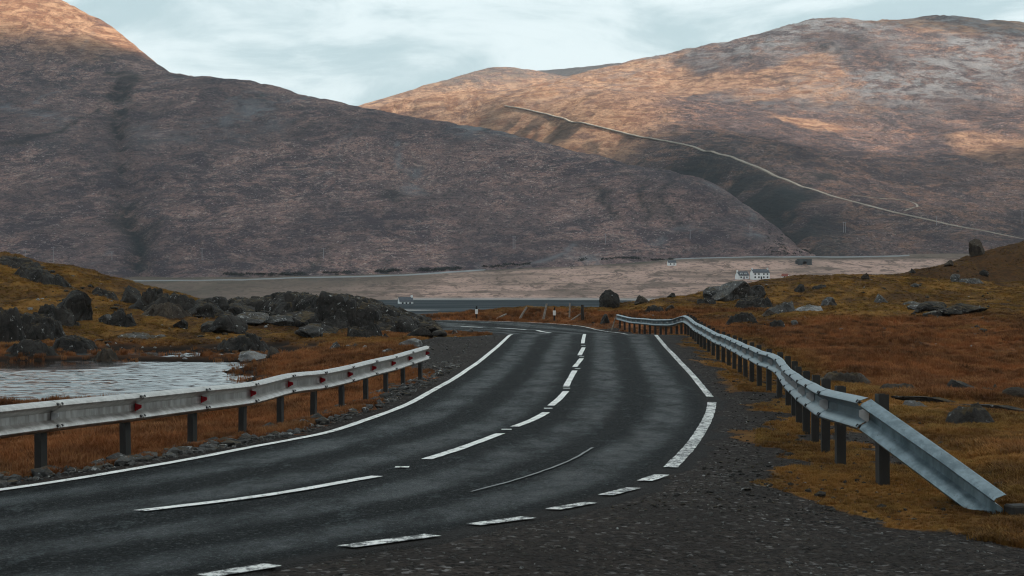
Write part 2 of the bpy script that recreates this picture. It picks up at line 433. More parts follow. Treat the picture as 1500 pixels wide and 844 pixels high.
# ------------------------------------------------------------------ the lie of the road
PY = np.array([0, 10, 17.5, 23, 27, 37, 45, 55, 66, 70, 75, 82, 88, 92, 95, 98, 100, 103, 105, 106.5, 110, 400])
PH = np.array([1.45, 1.62, 1.86, 2.02, 2.08, 2.09, 2.10, 2.08, 2.02, 2.09, 2.40, 2.52, 2.57, 2.62, 2.60, 2.55, 2.50, 2.42, 2.33, 2.28, 2.24, 2.24])
_fy = np.linspace(0, 400, 8001); _fh = np.interp(_fy, PY, PH)
_k = np.hanning(81); _k /= _k.sum()
_fs = np.convolve(np.pad(_fh, 40, mode='edge'), _k, 'valid')
_w = sstep(64, 67, _fy) * (1 - sstep(74, 78, _fy))
_k2 = np.hanning(31); _k2 /= _k2.sum(); _fs2 = np.convolve(np.pad(_fh, 15, mode='edge'), _k2, 'valid')
_fh = _fs * (1 - _w) + _fs2 * _w
def road_h(Y): return np.interp(Y, _fy, _fh)
def road_z(Y): return CZ - road_h(Y)

# edge-line positions in plan: x of the left and right line for a given y
LY = np.array([-2, 3.5, 6, 9, 11.8, 14.5, 17.5, 23, 29.5, 37, 45, 55, 68.5, 80, 88, 91, 94, 95.5, 97, 98, 98.4])
LX = np.array([-22, -14, -10.5, -7.6, -5.6, -4.35, -3.57, -2.48, -1.77, -1.28, -.90, -.5, .0, -.25, -1.0, -1.9, -3.4, -5, -9, -12, -14])
RY = np.array([-2, .5, 3, 5.6, 8, 9.8, 11.1, 12.3, 13.5, 14.7, 16.3, 21, 25, 30, 36, 43.5, 55, 68, 76, 82, 90, 95, 99.6, 102.8, 104.4, 105.3, 106, 106.6, 107, 107.3])
RX = np.array([-15, -11, -7.5, -4.6, -2.6, -1.37, -.515, .12, .626, 1.05, 1.45, 2.3, 2.95, 3.52, 3.92, 4.35, 4.98, 5.7, 6.0, 5.9, 5.4, 4.75, 3.98, 2.06, -.42, -2.5, -4.66, -8, -11, -14])
def lx(Y): return np.interp(Y, LY, LX)
def rx(Y): return np.interp(Y, RY, RX)

def row_to_D(py, far=False):
    Y = np.linspace(86, 108, 3000) if far else np.linspace(5, 69.5, 6000)
    r = HOR + F * road_h(Y) / Y
    return float(Y[np.argmin(np.abs(r - py))])
def on_road(px, py, far=False):
    D = row_to_D(py, far); return ((px - 750) / F * D, D)

# ------------------------------------------------------------------ near ground
ctl = []
def C_(px, py, D): ctl.append(px2xyz(px, py, D))
for a in [ # left of the road, before and around the pond
    (-150, 720, 18), (0, 664, 21.5), (0, 610, 34), (150, 640, 26), (300, 615, 31.5), (300, 596, 36), (420, 585, 38), (520, 565, 41), (450, 540, 50), (560, 535, 49),
    (600, 500, 61), (640, 500, 60), (400, 507, 72), (300, 525, 63), (-300, 560, 48),
    (0, 522, 64), (120, 520, 65), (220, 512, 68), (0, 495, 72), (100, 488, 76), (250, 480, 80), (390, 487, 80), (100, 447, 90), (0, 440, 88), (0, 374, 110), (60, 386, 108), (130, 411, 105),
    (200, 437, 101), (300, 452, 98), (-250, 380, 105), (400, 455, 98), (500, 455, 97), (580, 470, 95), (640, 490, 89), (480, 488, 83), (560, 495, 78), (620, 500, 71),
    # right
    (1279, 713, 15.5), (1203, 680, 17.6), (1150, 590, 30), (1103, 567, 36), (1076, 545, 44), (1043, 516, 55), (1015, 494, 65), (985, 496, 72),
    (1480, 762, 13.5), (1500, 830, 11.3), (1200, 800, 11.6), (1800, 760, 13), (1400, 622, 27), (1300, 625, 26), (1500, 655, 22), (1500, 602, 31), (1250, 578, 36), (1400, 574, 38),
    (1200, 548, 48), (1350, 560, 44), (1500, 560, 43), (1150, 520, 58), (1300, 510, 64), (1500, 510, 64), (1080, 490, 78), (1250, 482, 82), (1400, 490, 78), (1600, 480, 80),
    (1010, 470, 96), (1100, 462, 100), (1250, 455, 104), (1500, 462, 98), (1150, 447, 112), (1300, 438, 117), (1500, 432, 122), (960, 462, 108), (920, 468, 103),
    (880, 448, 124), (900, 446, 127), (960, 441, 129), (1000, 433, 132), (1060, 420, 136), (1120, 413, 142), (1250, 412, 150), (1400, 417, 158), (1500, 414, 160), (1700, 405, 160),
    (1270, 406, 164), (1340, 395, 172), (1420, 376, 180), (1500, 356, 190), (1600, 335, 195),
    # beyond the far bend
    (860, 456, 117), (800, 455, 117), (740, 458, 117), (700, 463, 114.5), (640, 467, 111), (600, 467, 112), (830, 451, 121), (740, 457, 120)]: C_(*a)
for Y in (2, 8, 14, 20, 27, 35, 44, 54, 63, 70, 77, 85, 91):
    z = road_z(Y)
    ctl.append((lx(Y) - .6, Y, z - .07)); ctl.append((lx(Y) - 1.7, Y, z - (.28 if 12 < Y < 40 else .1))); ctl.append((rx(Y) + .7, Y, z - .03)); ctl.append(((lx(Y) + rx(Y)) / 2, Y, z))
for X in (-12, -8, -4, 0): ctl.append((X, 101.0, float(road_z(101)))); ctl.append((X, 106.5, float(road_z(106.5))))
for X, Y in ((6, 4), (12, 2), (4, 0), (0, 0), (-8, 0), (20, 6)): ctl.append((X, Y, 0.0 - .0))
for X, Y, z in ((-60, 150, -3.5), (-35, 145, -4), (-18, 140, -5), (-6, 138, -5.5), (3, 140, -4), (9, 150, -4.0), (18, 165, -3.5), (32, 175, -3), (60, 225, 3), (85, 230, 5),
                (-100, 190, -9), (-40, 190, -10), (0, 190, -10), (40, 205, -9), (-110, 262, -15), (-50, 262, -16), (0, 262, -16), (50, 262, -15), (110, 262, -14)):
    ctl.append((X, Y, z))
near_rbf = RBF(ctl, 1.4)

POND_Z = CZ - 2.70
NR, NC = 640, 620
ty = np.linspace(0, 1, NR); Yr = 3.0 * (265 / 3.0) ** ty
uc = np.linspace(-1, 1, NC)
GY = np.repeat(Yr[:, None], NC, 1); HW = .37 * Yr + 6.0
GX = HW[:, None] * uc[None, :]

def road_mask(X, Y):
    """1 on the carriageway and its edge strip, falling to 0 over about a metre"""
    d = np.maximum(lx(Y) - .35 - X, X - rx(Y) - .45)
    d = np.where(Y > 97.0, np.maximum(d, Y - 107.6), d)
    d = np.where((Y > 107.3), np.maximum(d, Y - 107.3), d)
    d = np.where(Y > 90, np.maximum(d, (-13.0 - X) * .35), d)
    return d

# the water lies level, so a pixel on its edge gives the distance
def pond_xy(px, py): D = (CZ - POND_Z) * F / (py - HOR); return ((px - 750) / F * D, D)
pond_poly = np.array([pond_xy(*p) for p in [(-160, 606), (0, 600), (200, 597), (360, 592), (440, 580), (400, 568), (350, 562), (360, 552), (330, 545), (375, 538), (360, 531), (200, 529), (150, 528), (60, 529), (-160, 529)]])
def poly_sd(X, Y, P):
    """signed distance to polygon, negative inside"""
    d = np.full(np.shape(X), 1e9); ins = np.zeros(np.shape(X), bool); n = len(P)
    for i in range(n):
        a = P[i]; b = P[(i + 1) % n]; e = b - a
        t = np.clip(((X - a[0]) * e[0] + (Y - a[1]) * e[1]) / (e @ e), 0, 1)
        d = np.minimum(d, np.hypot(X - a[0] - t * e[0], Y - a[1] - t * e[1]))
        c = ((a[1] > Y) != (b[1] > Y)) & (X < (b[0] - a[0]) * (Y - a[1]) / (b[1] - a[1] + 1e-12) + a[0]); ins ^= c
    return np.where(ins, -d, d)

def near_height(X, Y):
    z = near_rbf(X, Y)
    d = road_mask(X, Y); off = sstep(0.0, 1.6, d)
    far_amp = 0.35 + .65 * sstep(20, 70, Y)
    bump = .34 * fbm(X * .11, Y * .07, 3, 4) * far_amp + .24 * fbm(X * .5, Y * .3, 5, 4) * far_amp + .05 * fbm(X * 1.7, Y * 1.3, 9, 4)
    tuss = .17 * (ridged(X * .9, Y * .55, 21, 3) - .5) * sstep(2, 6, d)
    rr = np.where(X > lx(Y), 1.0, 0) * 0
    z = z + (bump + tuss) * sstep(.4, 3.5, d)
    micro = .012 * fbm(X * 5, Y * 5, 40, 3)
    z = z + micro * sstep(.0, .5, d)
    sd = poly_sd(X, Y, pond_poly) + .8 * fbm(X * .5, Y * .35, 61, 4) + .25 * fbm(X * 2.2, Y * 1.2, 66, 3)
    hp = POND_Z + np.clip(sd, -1.6, 2.4) * .16
    wp = 1 - sstep(.5, 3.2, sd)
    z = z * (1 - wp) + np.where(sd < 2.0, hp, z) * wp
    # the road bed
    zr = road_z(Y) - .014
    return zr * (1 - off) + z * off

GZ = near_height(GX, GY)
def T(X, Y):
    """height of the built near ground (bilinear on its grid)"""
    X = np.asarray(X, float); Y = np.asarray(Y, float)
    r = np.clip(np.log(np.maximum(Y, 3.0) / 3.0) / math.log(265 / 3.0) * (NR - 1), 0, NR - 1.001)
    hw = .37 * Y + 6.0; c = np.clip((X / hw + 1) / 2 * (NC - 1), 0, NC - 1.001)
    i = r.astype(int); j = c.astype(int); fr = r - i; fc = c - j
    return (GZ[i, j] * (1 - fc) + GZ[i, j + 1] * fc) * (1 - fr) + (GZ[i + 1, j] * (1 - fc) + GZ[i + 1, j + 1] * fc) * fr
def hit(px, py, d0=8.0, d1=255.0):
    """where the sight line through a photo pixel meets the near ground"""
    Y = np.linspace(d0, d1, 5000); X = (px - 750) / F * Y; z = CZ + (HOR - py) / F * Y
    below = z <= T(X, Y)
    if not below.any(): k = int(np.argmin(z - T(X, Y)))
    else: k = int(np.argmax(below))
    return Vector((float(X[k]), float(Y[k]), float(T(X[k], Y[k]))))

def zones(X, Y, Z):
    h = CZ - Z
    d = road_mask(X, Y)
    nz = fbm(X * .16, Y * .1, 77, 4)
    moss_r = sstep(2.15, 1.6, h + .5 * nz) * sstep(70, 92, Y)
    moss_l = sstep(60, 72, Y + 10 * nz) * sstep(2.75, 2.3, h + .3 * nz)
    moss_mid = .75 * sstep(.0, .35, nz) * sstep(16, 24, Y) * (1 - sstep(34, 40, Y)) * (X > rx(Y))
    verge = .8 * sstep(4.6, 3.2, X - rx(Y) + nz) * (X > rx(Y)) * (Y < 75)
    moss = np.where(X > lx(Y), np.maximum.reduce([moss_r, moss_mid, verge]), moss_l)
    dark = sstep(150, 162, Y + 8 * nz) * (X > 8) * .85
    dark = np.maximum(dark, .55 * sstep(.15, .5, fbm(X * .22, Y * .12, 88, 4)) * sstep(60, 90, Y))
    kn = sstep(1.15, .7, np.hypot((X + 11.0) / 8.5, (Y - 93) / 9.0) + .35 * nz) * (X < -3.6)
    dark = np.maximum(dark, kn * .9)
    dark = np.maximum(dark, .75 * sstep(.10, .38, fbm(X * .7, Y * .35, 89, 4)) * sstep(45, 70, Y))
    # loose stone: the lay-by, the strips beside the carriageway, the pull-in behind the left rail
    bx = np.interp(X, [1.0, 1.98, 2.14, 2.52, 2.86, 3.6, 6, 12], [19.5, 16.8, 15.5, 14.1, 13.1, 12.1, 10.6, 8])
    lay = sstep(.6, -.5, Y - bx + .5 * fbm(X * 1.1, Y * .9, 51, 4)) * (X > rx(Y) - .5)
    right = X - rx(Y)
    strip_r = sstep(1.2, .4, right + .9 * fbm(X * .7, Y * .45, 52, 4)) * (X > rx(Y) - .5) * (Y < 96)
    patch_r = sstep(.08, .36, fbm(X * .9, Y * .5, 53, 4)) * sstep(2.9, 2.0, right) * (X > rx(Y)) * (Y < 80) * .95
    left = lx(Y) - X
    strip_l = sstep(.85, .35, left + .5 * fbm(X * 1.2, Y * .8, 54, 4)) * (left > -.5) * (Y < 88)
    pull = sstep(.5, -.3, left - 2.9 * sstep(38, 50, Y) * sstep(84, 70, Y) + .5 * fbm(X * .9, Y * .4, 55, 3)) * (left > -.5) * (Y > 36) * (Y < 86)
    bank = sstep(1.6, .3, Y - 107.3) * (Y > 107) * .5
    grav = np.clip(np.maximum.reduce([lay, strip_r, patch_r, strip_l, pull, bank]), 0, 1)
    grav = np.where(d < -.2, 1.0, grav)
    mud = sstep(.26, .04, Z - POND_Z) * (X < -2) * (Y > 30) * (Y < 80)
    return moss, dark, grav, np.clip(mud, 0, 1)

zn = zones(GX, GY, GZ)
me = mesh_np('ground', np.stack([GX, GY, GZ], -1).reshape(-1, 3), grid_faces(NR, NC))
for nm, a in zip(('moss', 'dark', 'gravel', 'mud'), zn): add_attr(me, nm, a)
ground = tag(link('ground', me, M['ground']), kind='structure')

# ------------------------------------------------------------------ carriageway and its markings
ry_ = np.unique(np.concatenate([np.arange(-2, 96, .25), np.arange(96, 107.25, .12)]))
ncol = 41; A = np.linspace(0, 1, ncol)
RXg = []; 
for Y in ry_:
    w0 = lx(min(Y, 98.4)) - .20 - .10 * float(fbm(np.array(Y * 1.3), np.array(2.0), 4, 4)); w1 = rx(Y) + .22 + .28 * float(fbm(np.array(Y * 1.1), np.array(7.0), 6, 4))
    RXg.append(w0 + (w1 - w0) * A)
RXg = np.array(RXg); RYg = np.repeat(ry_[:, None], ncol, 1); RZg = road_z(RYg) + .003 * fbm(RXg * 1.5, RYg * .8, 12, 3)
RZg[:, 0] -= .035; RZg[:, -1] -= .035
uu = (RXg - lx(RYg)) / (rx(RYg) - lx(RYg))
me = mesh_np('road', np.stack([RXg, RYg, RZg], -1).reshape(-1, 3), grid_faces(len(ry_), ncol)); add_attr(me, 'across', uu)
road = tag(link('road', me, M['asphalt']), kind='structure')

def catmull(P, n=8):
    P = [np.array(p, float) for p in P]; P = [2 * P[0] - P[1]] + P + [2 * P[-1] - P[-2]]; out = []
    for i in range(1, len(P) - 2):
        for k in range(n):
            t = k / n; a, b, c, d = P[i - 1:i + 3]
            out.append(.5 * ((2 * b) + (-a + c) * t + (2 * a - 5 * b + 4 * c - d) * t * t + (-a + 3 * b - 3 * c + d) * t ** 3))
    out.append(P[-2]); return np.array(out)

def ribbon(name, pts, width, mat, n=10, jitter=.006, lift=.011):
    P = catmull(pts, n) if len(pts) > 2 else np.array([np.array(pts[0]) + (np.array(pts[1]) - np.array(pts[0])) * t for t in np.linspace(0, 1, n + 1)])
    d = np.gradient(P, axis=0); d /= np.linalg.norm(d, axis=1)[:, None]; nrm = np.c_[d[:, 1], -d[:, 0]]
    V = []
    for i, p in enumerate(P):
        for s_ in (-1, 0, 1):
            q = p + nrm[i] * s_ * (width / 2 + random.uniform(-jitter, jitter)); V.append((q[0], q[1], float(road_z(q[1])) + lift))
    me = mesh_np(name, V, grid_faces(len(P), 3)); return link(name, me, mat, road)

lp = [(-8.0, 8.6)] + [(float(lx(y)), y) for y in (9, 11.8, 14.5, 17.5, 20, 23, 26, 29.5, 33, 37, 41, 45, 50, 55, 61, 68.3)]
ribbon('edge_line', lp, .125, M['line_paint'], 8)
ribbon('edge_line', [on_road(*p) for p in [(960, 491), (973, 506), (988, 522), (1000, 535), (1014, 550), (1028, 567), (1040, 582)]], .13, M['worn_line_paint'], 10)
ribbon('edge_line', [on_road(*p) for p in [(1043, 590), (1041, 602), (1035, 618), (1024, 637), (1012, 654), (998, 670), (982, 686)]], .15, M['worn_line_paint'], 10)
ribbon('edge_line', [(float(rx(y)) - .02, y) for y in (74, 80, 85, 90, 95, 99.6, 102.8, 104.4, 105.3, 106)], .13, M['worn_line_paint'], 12)
for a, b_, w in [((300, 846), (400, 830), .15), ((507, 803), (634, 786), .15), ((693, 770.5), (774, 760), .14), ((809, 748), (866, 738), .13), ((887, 727), (928, 716.5), .13), ((944, 706), (970, 697), .15)]:
    ribbon('edge_dash', [on_road(*a), on_road(*b_)], w, M['worn_line_paint'], 8)
for P in [[(205, 750), (390, 727), (552, 699)], [(625, 674), (680, 656), (733, 636)], [(754, 626), (780, 616), (800, 605)], [(807, 595), (819, 585), (829, 574)], [(829, 567), (842, 543.5)],
          [(842, 538), (852, 525.5)], [(849, 521), (855, 509.5)], [(853.5, 503.5), (856.5, 489.8)]]:
    ribbon('centre_dash', [on_road(*p) for p in P], .125, M['line_paint'], 8)
for (x, y) in [(589, 685.5), (742, 630), (830, 569.5), (803, 599), (846, 540.5), (852, 523), (854.5, 506.5)]:
    X, Y = on_road(x, y); ribbon('road_stud', [(X - .07, Y), (X + .07, Y)], .16, M['line_paint'], 2, .002)
for P in [[(675, 478.2), (692, 479.2), (706, 480)], [(727, 480.5), (750, 481.8), (770, 483.2)], [(787, 484.3), (806, 487.8)]]:
    ribbon('centre_dash', [on_road(x, y, True) for x, y in P], .22, M['line_paint'], 8)
ribbon('crack_seal', [on_road(*p) for p in [(690, 722), (760, 703), (830, 678), (868, 657)]], .03, M['crack_filler'], 8)

# ------------------------------------------------------------------ pond
wx_ = np.arange(-22.0, -3.6, .09); wy_ = np.arange(34.5, 66.5, .06); WX, WY = np.meshgrid(wx_, wy_)
calm = 1 - .85 * sstep(50.5, 54, WY + 1.2 * fbm(WX * .3, WY * .2, 811, 3)) * sstep(-11.0, -13.5, WX + fbm(WX * .3, WY * .3, 814, 3))
ph = 2.2 * fbm(WX * .35, WY * .2, 812, 3)
rip = 1.5 * fbm(WX * 1.1 + ph, WY * 3.6, 813, 3) + .9 * fbm(WX * 2.6, WY * 8.0 + 2 * ph, 815, 2)
pm = mesh_np('pond', np.stack([WX, WY, POND_Z + .0175 * calm * rip], -1).reshape(-1, 3), grid_faces(len(wy_), len(wx_)))
tag(link('pond', pm, M['pond']), kind='structure')

# ------------------------------------------------------------------ far country: height fields
class Field:
    def __init__(s, x0, x1, y0, y1, step, fn):
        s.x = np.arange(x0, x1 + step, step); s.y = np.arange(y0, y1 + step, step); s.step = step
        s.X, s.Y = np.meshgrid(s.x, s.y); s.Z = fn(s.X, s.Y)
    def T(s, X, Y):
        c = np.clip((np.asarray(X, float) - s.x[0]) / s.step, 0, len(s.x) - 1.001); r = np.clip((np.asarray(Y, float) - s.y[0]) / s.step, 0, len(s.y) - 1.001)
        i = r.astype(int); j = c.astype(int); fr = r - i; fc = c - j; Z = s.Z
        return (Z[i, j] * (1 - fc) + Z[i, j + 1] * fc) * (1 - fr) + (Z[i + 1, j] * (1 - fc) + Z[i + 1, j + 1] * fc) * fr
    def hit(s, px, py, d0=None, d1=None):
        Y = np.linspace(d0 or s.y[0], d1 or s.y[-1], 6000); X = (px - 750) / F * Y; z = CZ + (HOR - py) / F * Y
        b = z <= s.T(X, Y); k = int(np.argmax(b)) if b.any() else int(np.argmin(z - s.T(X, Y)))
        return Vector((float(X[k]), float(Y[k]), float(s.T(X[k], Y[k]))))
    def build(s, name, mat, **attrs):
        me = mesh_np(name, np.stack([s.X, s.Y, s.Z], -1).reshape(-1, 3), grid_faces(len(s.y), len(s.x)))
        for k, a in attrs.items(): add_attr(me, k, a)
        return tag(link(name, me, mat), kind='structure')

def line_dist(X, Y, P):
    P = np.array(P, float); d = np.full(X.shape, 1e9)
    for a, b in zip(P[:-1], P[1:]):
        e = b - a; t = np.clip(((X - a[0]) * e[0] + (Y - a[1]) * e[1]) / (e @ e), 0, 1)
        d = np.minimum(d, np.hypot(X - a[0] - t * e[0], Y - a[1] - t * e[1]))
    return d

# valley floor with the loch basin
LOCH_Z = CZ - 11.0
vp = [px2xyz(*p) for p in [(-200, 440, 1050), (0, 436, 1100), (300, 434, 1150), (0, 412, 1400), (300, 411, 1420), (600, 402, 1480), (800, 394, 1500), (1000, 381, 1540), (1100, 378, 1540), (1200, 378, 1550), (1400, 372, 1580), (1700, 366, 1600),
     (930, 432, 1180), (1090, 409, 1330), (1200, 408, 1300), (700, 423, 1300), (400, 424, 1270), (1300, 400, 1350), (1500, 396, 1400), (1000, 425, 1200), (600, 431, 1210), (850, 432, 1200), (760, 434, 1190),
     (640, 461, 620), (700, 461, 620), (600, 456, 690), (560, 446, 900), (520, 443, 980), (880, 446, 930), (900, 452, 800)]]
for x, y, D in [(640, 449, 800), (700, 454, 700), (760, 455, 690), (830, 453, 720), (640, 443, 960), (700, 443, 1000), (760, 443, 1000), (820, 444, 980), (700, 440, 1100), (620, 441, 1040)]:
    p = px2xyz(x, y, D); vp.append((p[0], p[1], LOCH_Z - 1.3))
for X, Y, z in [(-500, 250, -14), (0, 250, -17), (500, 250, -14), (-400, 600, -9), (500, 600, -8), (-800, 1700, 10), (0, 1700, 14), (600, 1750, 20), (1200, 1750, 25), (-120, 500, -11), (40, 500, -12)]: vp.append((X, Y, z))
vrbf = RBF(vp, 1.5)
def valley_fn(X, Y): return vrbf(X, Y) + 1.0 * fbm(X * .012, Y * .007, 101, 4) + .5 * fbm(X * .05, Y * .03, 102, 4)
valley = Field(-1000, 1150, 200, 1780, 9, valley_fn)
shore = sstep(1.1, .3, np.abs(valley.Z - LOCH_Z - .3)) * (valley.Y > 500) * (valley.Y < 1200) * (valley.X > -80) * (valley.X < 90) * .8
pale = sstep(-250, 40, valley.X + 120 * fbm(valley.X * .006, valley.Y * .004, 140, 3)) * sstep(1000, 1180, valley.Y) * (.55 + .45 * sstep(-.3, .3, fbm(valley.X * .02, valley.Y * .008, 141, 4))) * sstep(1530, 1480, valley.Y)
valley.build('valley_floor', M['valley'], shore=shore, pale=pale)
lm = mesh_np('loch', [(-140, 560, LOCH_Z), (130, 560, LOCH_Z), (160, 1260, LOCH_Z), (-140, 1260, LOCH_Z)], [(0, 1, 2, 3)])
tag(link('loch', lm, M['loch']), kind='structure')

def rough(X, Y, seed, a):
    return a * (7.0 * fbm(X * .0045, Y * .0035, seed, 4) + 4.5 * (ridged(X * .012, Y * .0065, seed + 3, 4) - .6) + 3.4 * fbm(X * .035, Y * .02, seed + 5, 4) + 1.9 * fbm(X * .11, Y * .07, seed + 9, 3))

# left mountain
lpn = []
base = [(-250, 412, 1460), (0, 408, 1480), (300, 405, 1500), (600, 399, 1520), (800, 391, 1545), (900, 384, 1560), (1000, 376, 1585), (1100, 374, 1580), (1150, 370, 1590)]
ridge_l = [(-250, -110, 2900), (-100, -60, 2850), (0, -22, 2800), (85, -1, 2750), (150, 34, 2700), (200, 72, 2650), (245, 103, 2600), (290, 118, 2500), (340, 124, 2470), (400, 132, 2450), (480, 149, 2400), (540, 158, 2350), (640, 178, 2280), (760, 205, 2200), (880, 232, 2100), (1000, 262, 1980), (1080, 290, 1880), (1115, 315, 1800), (1140, 345, 1710), (1155, 366, 1640)]
for p in base: lpn.append(px2xyz(*p)); q = px2xyz(p[0], p[1], p[2] - 130); lpn.append((q[0], q[1], q[2] - 26))
for p in ridge_l:
    a = px2xyz(*p); lpn.append(a); lpn.append((a[0] + 60, a[1] + 260, a[2] - 75 - .12 * max(a[2], 0))); lpn.append((a[0] + 120, a[1] + 600, a[2] * .5 - 60))
for p in [(0, 300, 1760), (0, 190, 2080), (300, 300, 1790), (300, 205, 2100), (600, 310, 1800), (600, 240, 2000), (850, 320, 1760), (850, 275, 1900), (1000, 325, 1720), (-200, 200, 2050), (150, 110, 2420), (0, 80, 2480), (1080, 340, 1660)]: lpn.append(px2xyz(*p))
lrbf = RBF(lpn, 1.5)
def gully_line(pts): return [px2xyz(*p)[:2] for p in pts]
gl = gully_line([(172, 130, 2380), (176, 165, 2200), (180, 215, 2030), (183, 260, 1900), (188, 305, 1760), (200, 350, 1640), (212, 392, 1520)])
def left_fn(X, Y):
    z = lrbf(X, Y); rr = rough(X, Y, 200, 1.0) * sstep(1480, 1650, Y)
    dg = line_dist(X + 9 * fbm(X * .02, Y * .012, 231, 3), Y, gl)
    return z + rr - 9 * np.exp(-(dg / 11) ** 2) - 6 * np.exp(-(dg / 45) ** 2)
left_m = Field(-1300, 420, 1380, 3300, 5.5, left_fn)
X, Y, Z = left_m.X, left_m.Y, left_m.Z
dg = line_dist(X + 9 * fbm(X * .02, Y * .012, 231, 3), Y, gl)
gul = np.exp(-(dg / 8) ** 2) * (.55 + .45 * fbm(X * .05, Y * .02, 232, 3) > .45)
def burns(X, Y, seed, w): return np.exp(-(fbm(X * .007 + .12 * fbm(X * .02, Y * .015, seed + 4, 3), Y * .0016, seed, 3) / w) ** 2) * sstep(-.1, .2, fbm(X * .006, Y * .004, seed + 2, 3))
gul = np.maximum(gul, .8 * burns(X, Y, 260, .024))
sc = sstep(.0, .4, fbm(X * .006, Y * .004, 233, 4)) * sstep(150, 215, Z) * sstep(330, 260, Z)
sc = np.maximum(sc, .75 * burns(X, Y, 270, .030))
left_m.build('mountain', M['heather_left'], scree=sc, gully=gul, dry=sstep(330, 400, Z + 40 * fbm(X * .01, Y * .006, 234, 4)) * sstep(-430, -560, X))  # sunlit dome top painted in as warm grass colour

# right mountain with the ravine on its near side
track_px = [(1560, 362, 1690), (1500, 350, 1700), (1440, 338, 1735), (1400, 331, 1760), (1340, 317, 1800), (1300, 308, 1830), (1250, 295, 1880), (1200, 280, 1935), (1160, 266, 1985), (1120, 248, 2060), (1085, 233, 2130), (1060, 225, 2180), (1000, 211, 2300), (930, 199, 2450), (880, 187, 2570), (850, 180, 2650), (780, 163, 2850), (740, 156, 2960), (700, 153, 3060), (640, 154.5, 3150), (560, 156, 3250)]
rp = [px2xyz(*p) for p in track_px]
rp = rp + [tuple((np.array(a) * (1 - t) + np.array(b) * t)) for a, b in zip(rp[:-1], rp[1:]) for t in (1 / 3, 2 / 3)]
for p in [(1175, 376, 1600), (1250, 370, 1615), (1300, 366, 1640), (1400, 357, 1660), (1500, 352, 1670), (1650, 350, 1670)]:
    a = px2xyz(*p); rp.append(a); rp.append((a[0], a[1] - 130, a[2] - 26))
for p in [(1158, 366, 1640), (1140, 335, 1770), (1100, 305, 1900), (1040, 285, 2030), (980, 268, 2180), (900, 243, 2380), (800, 215, 2680), (700, 190, 2980), (600, 170, 3180)]: rp.append(px2xyz(*p))
for p in [(1175, 345, 1700), (1150, 300, 1850), (1125, 272, 1960), (1250, 335, 1760), (1060, 250, 2110), (1000, 238, 2230), (900, 222, 2440), (800, 190, 2730), (1180, 320, 1810)]: rp.append(px2xyz(*p))
sky_r = [(780, 136, 4000), (810, 127, 4000), (845, 120, 3970), (880, 111, 3940), (935, 95, 3900), (1000, 75, 3800), (1060, 60, 3740), (1110, 49, 3680), (1170, 35, 3620), (1220, 27, 3600), (1260, 29, 3600), (1300, 30, 3620), (1345, 26, 3680), (1390, 25, 3700), (1440, 33, 3700), (1500, 43, 3700), (1620, 62, 3700)]
for p in sky_r:
    a = px2xyz(*p); rp.append(a); rp.append((a[0], a[1] + 330, a[2] - 70)); rp.append((a[0], a[1] + 800, a[2] - 260))
for p in [(1300, 210, 2650), (1500, 250, 2250), (1500, 190, 2620), (1500, 110, 3150), (1100, 160, 2950), (1350, 115, 3080), (1200, 90, 3250), (1000, 155, 3000), (1300, 270, 2150), (1200, 225, 2400), (900, 150, 3250), (800, 145, 3350), (1620, 200, 2600), (1100, 100, 3350), (700, 146, 3350), (1000, 110, 3500)]: rp.append(px2xyz(*p))
for X, Y, z in [(-500, 3300, 150), (-500, 4300, 250), (-300, 4500, 330), (100, 4900, 250), (-200, 2900, 120), (-80, 2400, 60), (100, 1900, 20)]: rp.append((X, Y, z))
rrbf = RBF(rp, 1.5)
tr_xy = [px2xyz(*p)[:2] for p in track_px]
rav = gully_line([(1160, 368, 1630), (1150, 345, 1730), (1125, 315, 1860), (1100, 295, 1940), (1060, 275, 2060), (1000, 262, 2200)])
rav3 = gully_line([(740, 183, 2850), (800, 193, 2720), (850, 206, 2590), (900, 220, 2450), (960, 232, 2310), (1020, 246, 2180)])
rav2 = gully_line([(1215, 255, 2060), (1160, 285, 1900), (1130, 292, 1900), (1120, 320, 1850)])
def right_fn(X, Y):
    z = rrbf(X, Y); dt = line_dist(X, Y, tr_xy); dr = line_dist(X + 12 * fbm(X * .02, Y * .012, 331, 3), Y, rav)
    r = rough(X, Y, 300, 1.15) * sstep(1560, 1720, Y) * (.03 + .97 * sstep(8, 90, dt))
    crag = -7 * (ridged(X * .03, Y * .015, 340, 4) - .4) * np.exp(-(dr / 90) ** 2)
    return z + r + crag - 15 * np.exp(-(dr / 22) ** 2)
right_m = Field(-520, 1500, 1500, 4500, 6.5, right_fn)
X, Y, Z = right_m.X, right_m.Y, right_m.Z
dr = line_dist(X + 12 * fbm(X * .02, Y * .012, 331, 3), Y, rav); d2 = line_dist(X, Y, rav2)
gul = np.clip(np.exp(-(dr / 58) ** 2) * sstep(-.3, -.05, fbm(X * .03, Y * .02, 341, 4)) + .8 * np.exp(-(d2 / 22) ** 2) * (fbm(X * .03, Y * .02, 342, 4) > -.1) + .75 * np.exp(-(line_dist(X, Y, rav3) / 34) ** 2) * sstep(.02, .2, fbm(X * .035, Y * .022, 343, 4)), 0, 1)  # dark colour painted along the ravine walls as their shade
gul = np.maximum(gul, .5 * burns(X, Y, 360, .016) * sstep(1750, 1900, Y))
sc = sstep(280, 420, Z + 90 * fbm(X * .003, Y * .002, 333, 4)) * sstep(-.35, .15, fbm(X * .005, Y * .003, 334, 4))
sunlit_grass_r = sstep(350, 60, X + 140 * fbm(X * .006, Y * .004, 350, 4)) * sstep(2250, 2550, Y) + .75 * sstep(.12, .35, fbm(X * .004, Y * .0028, 351, 4)) * sstep(2200, 2600, Y)  # sunlit band of the slope put into the grass colour
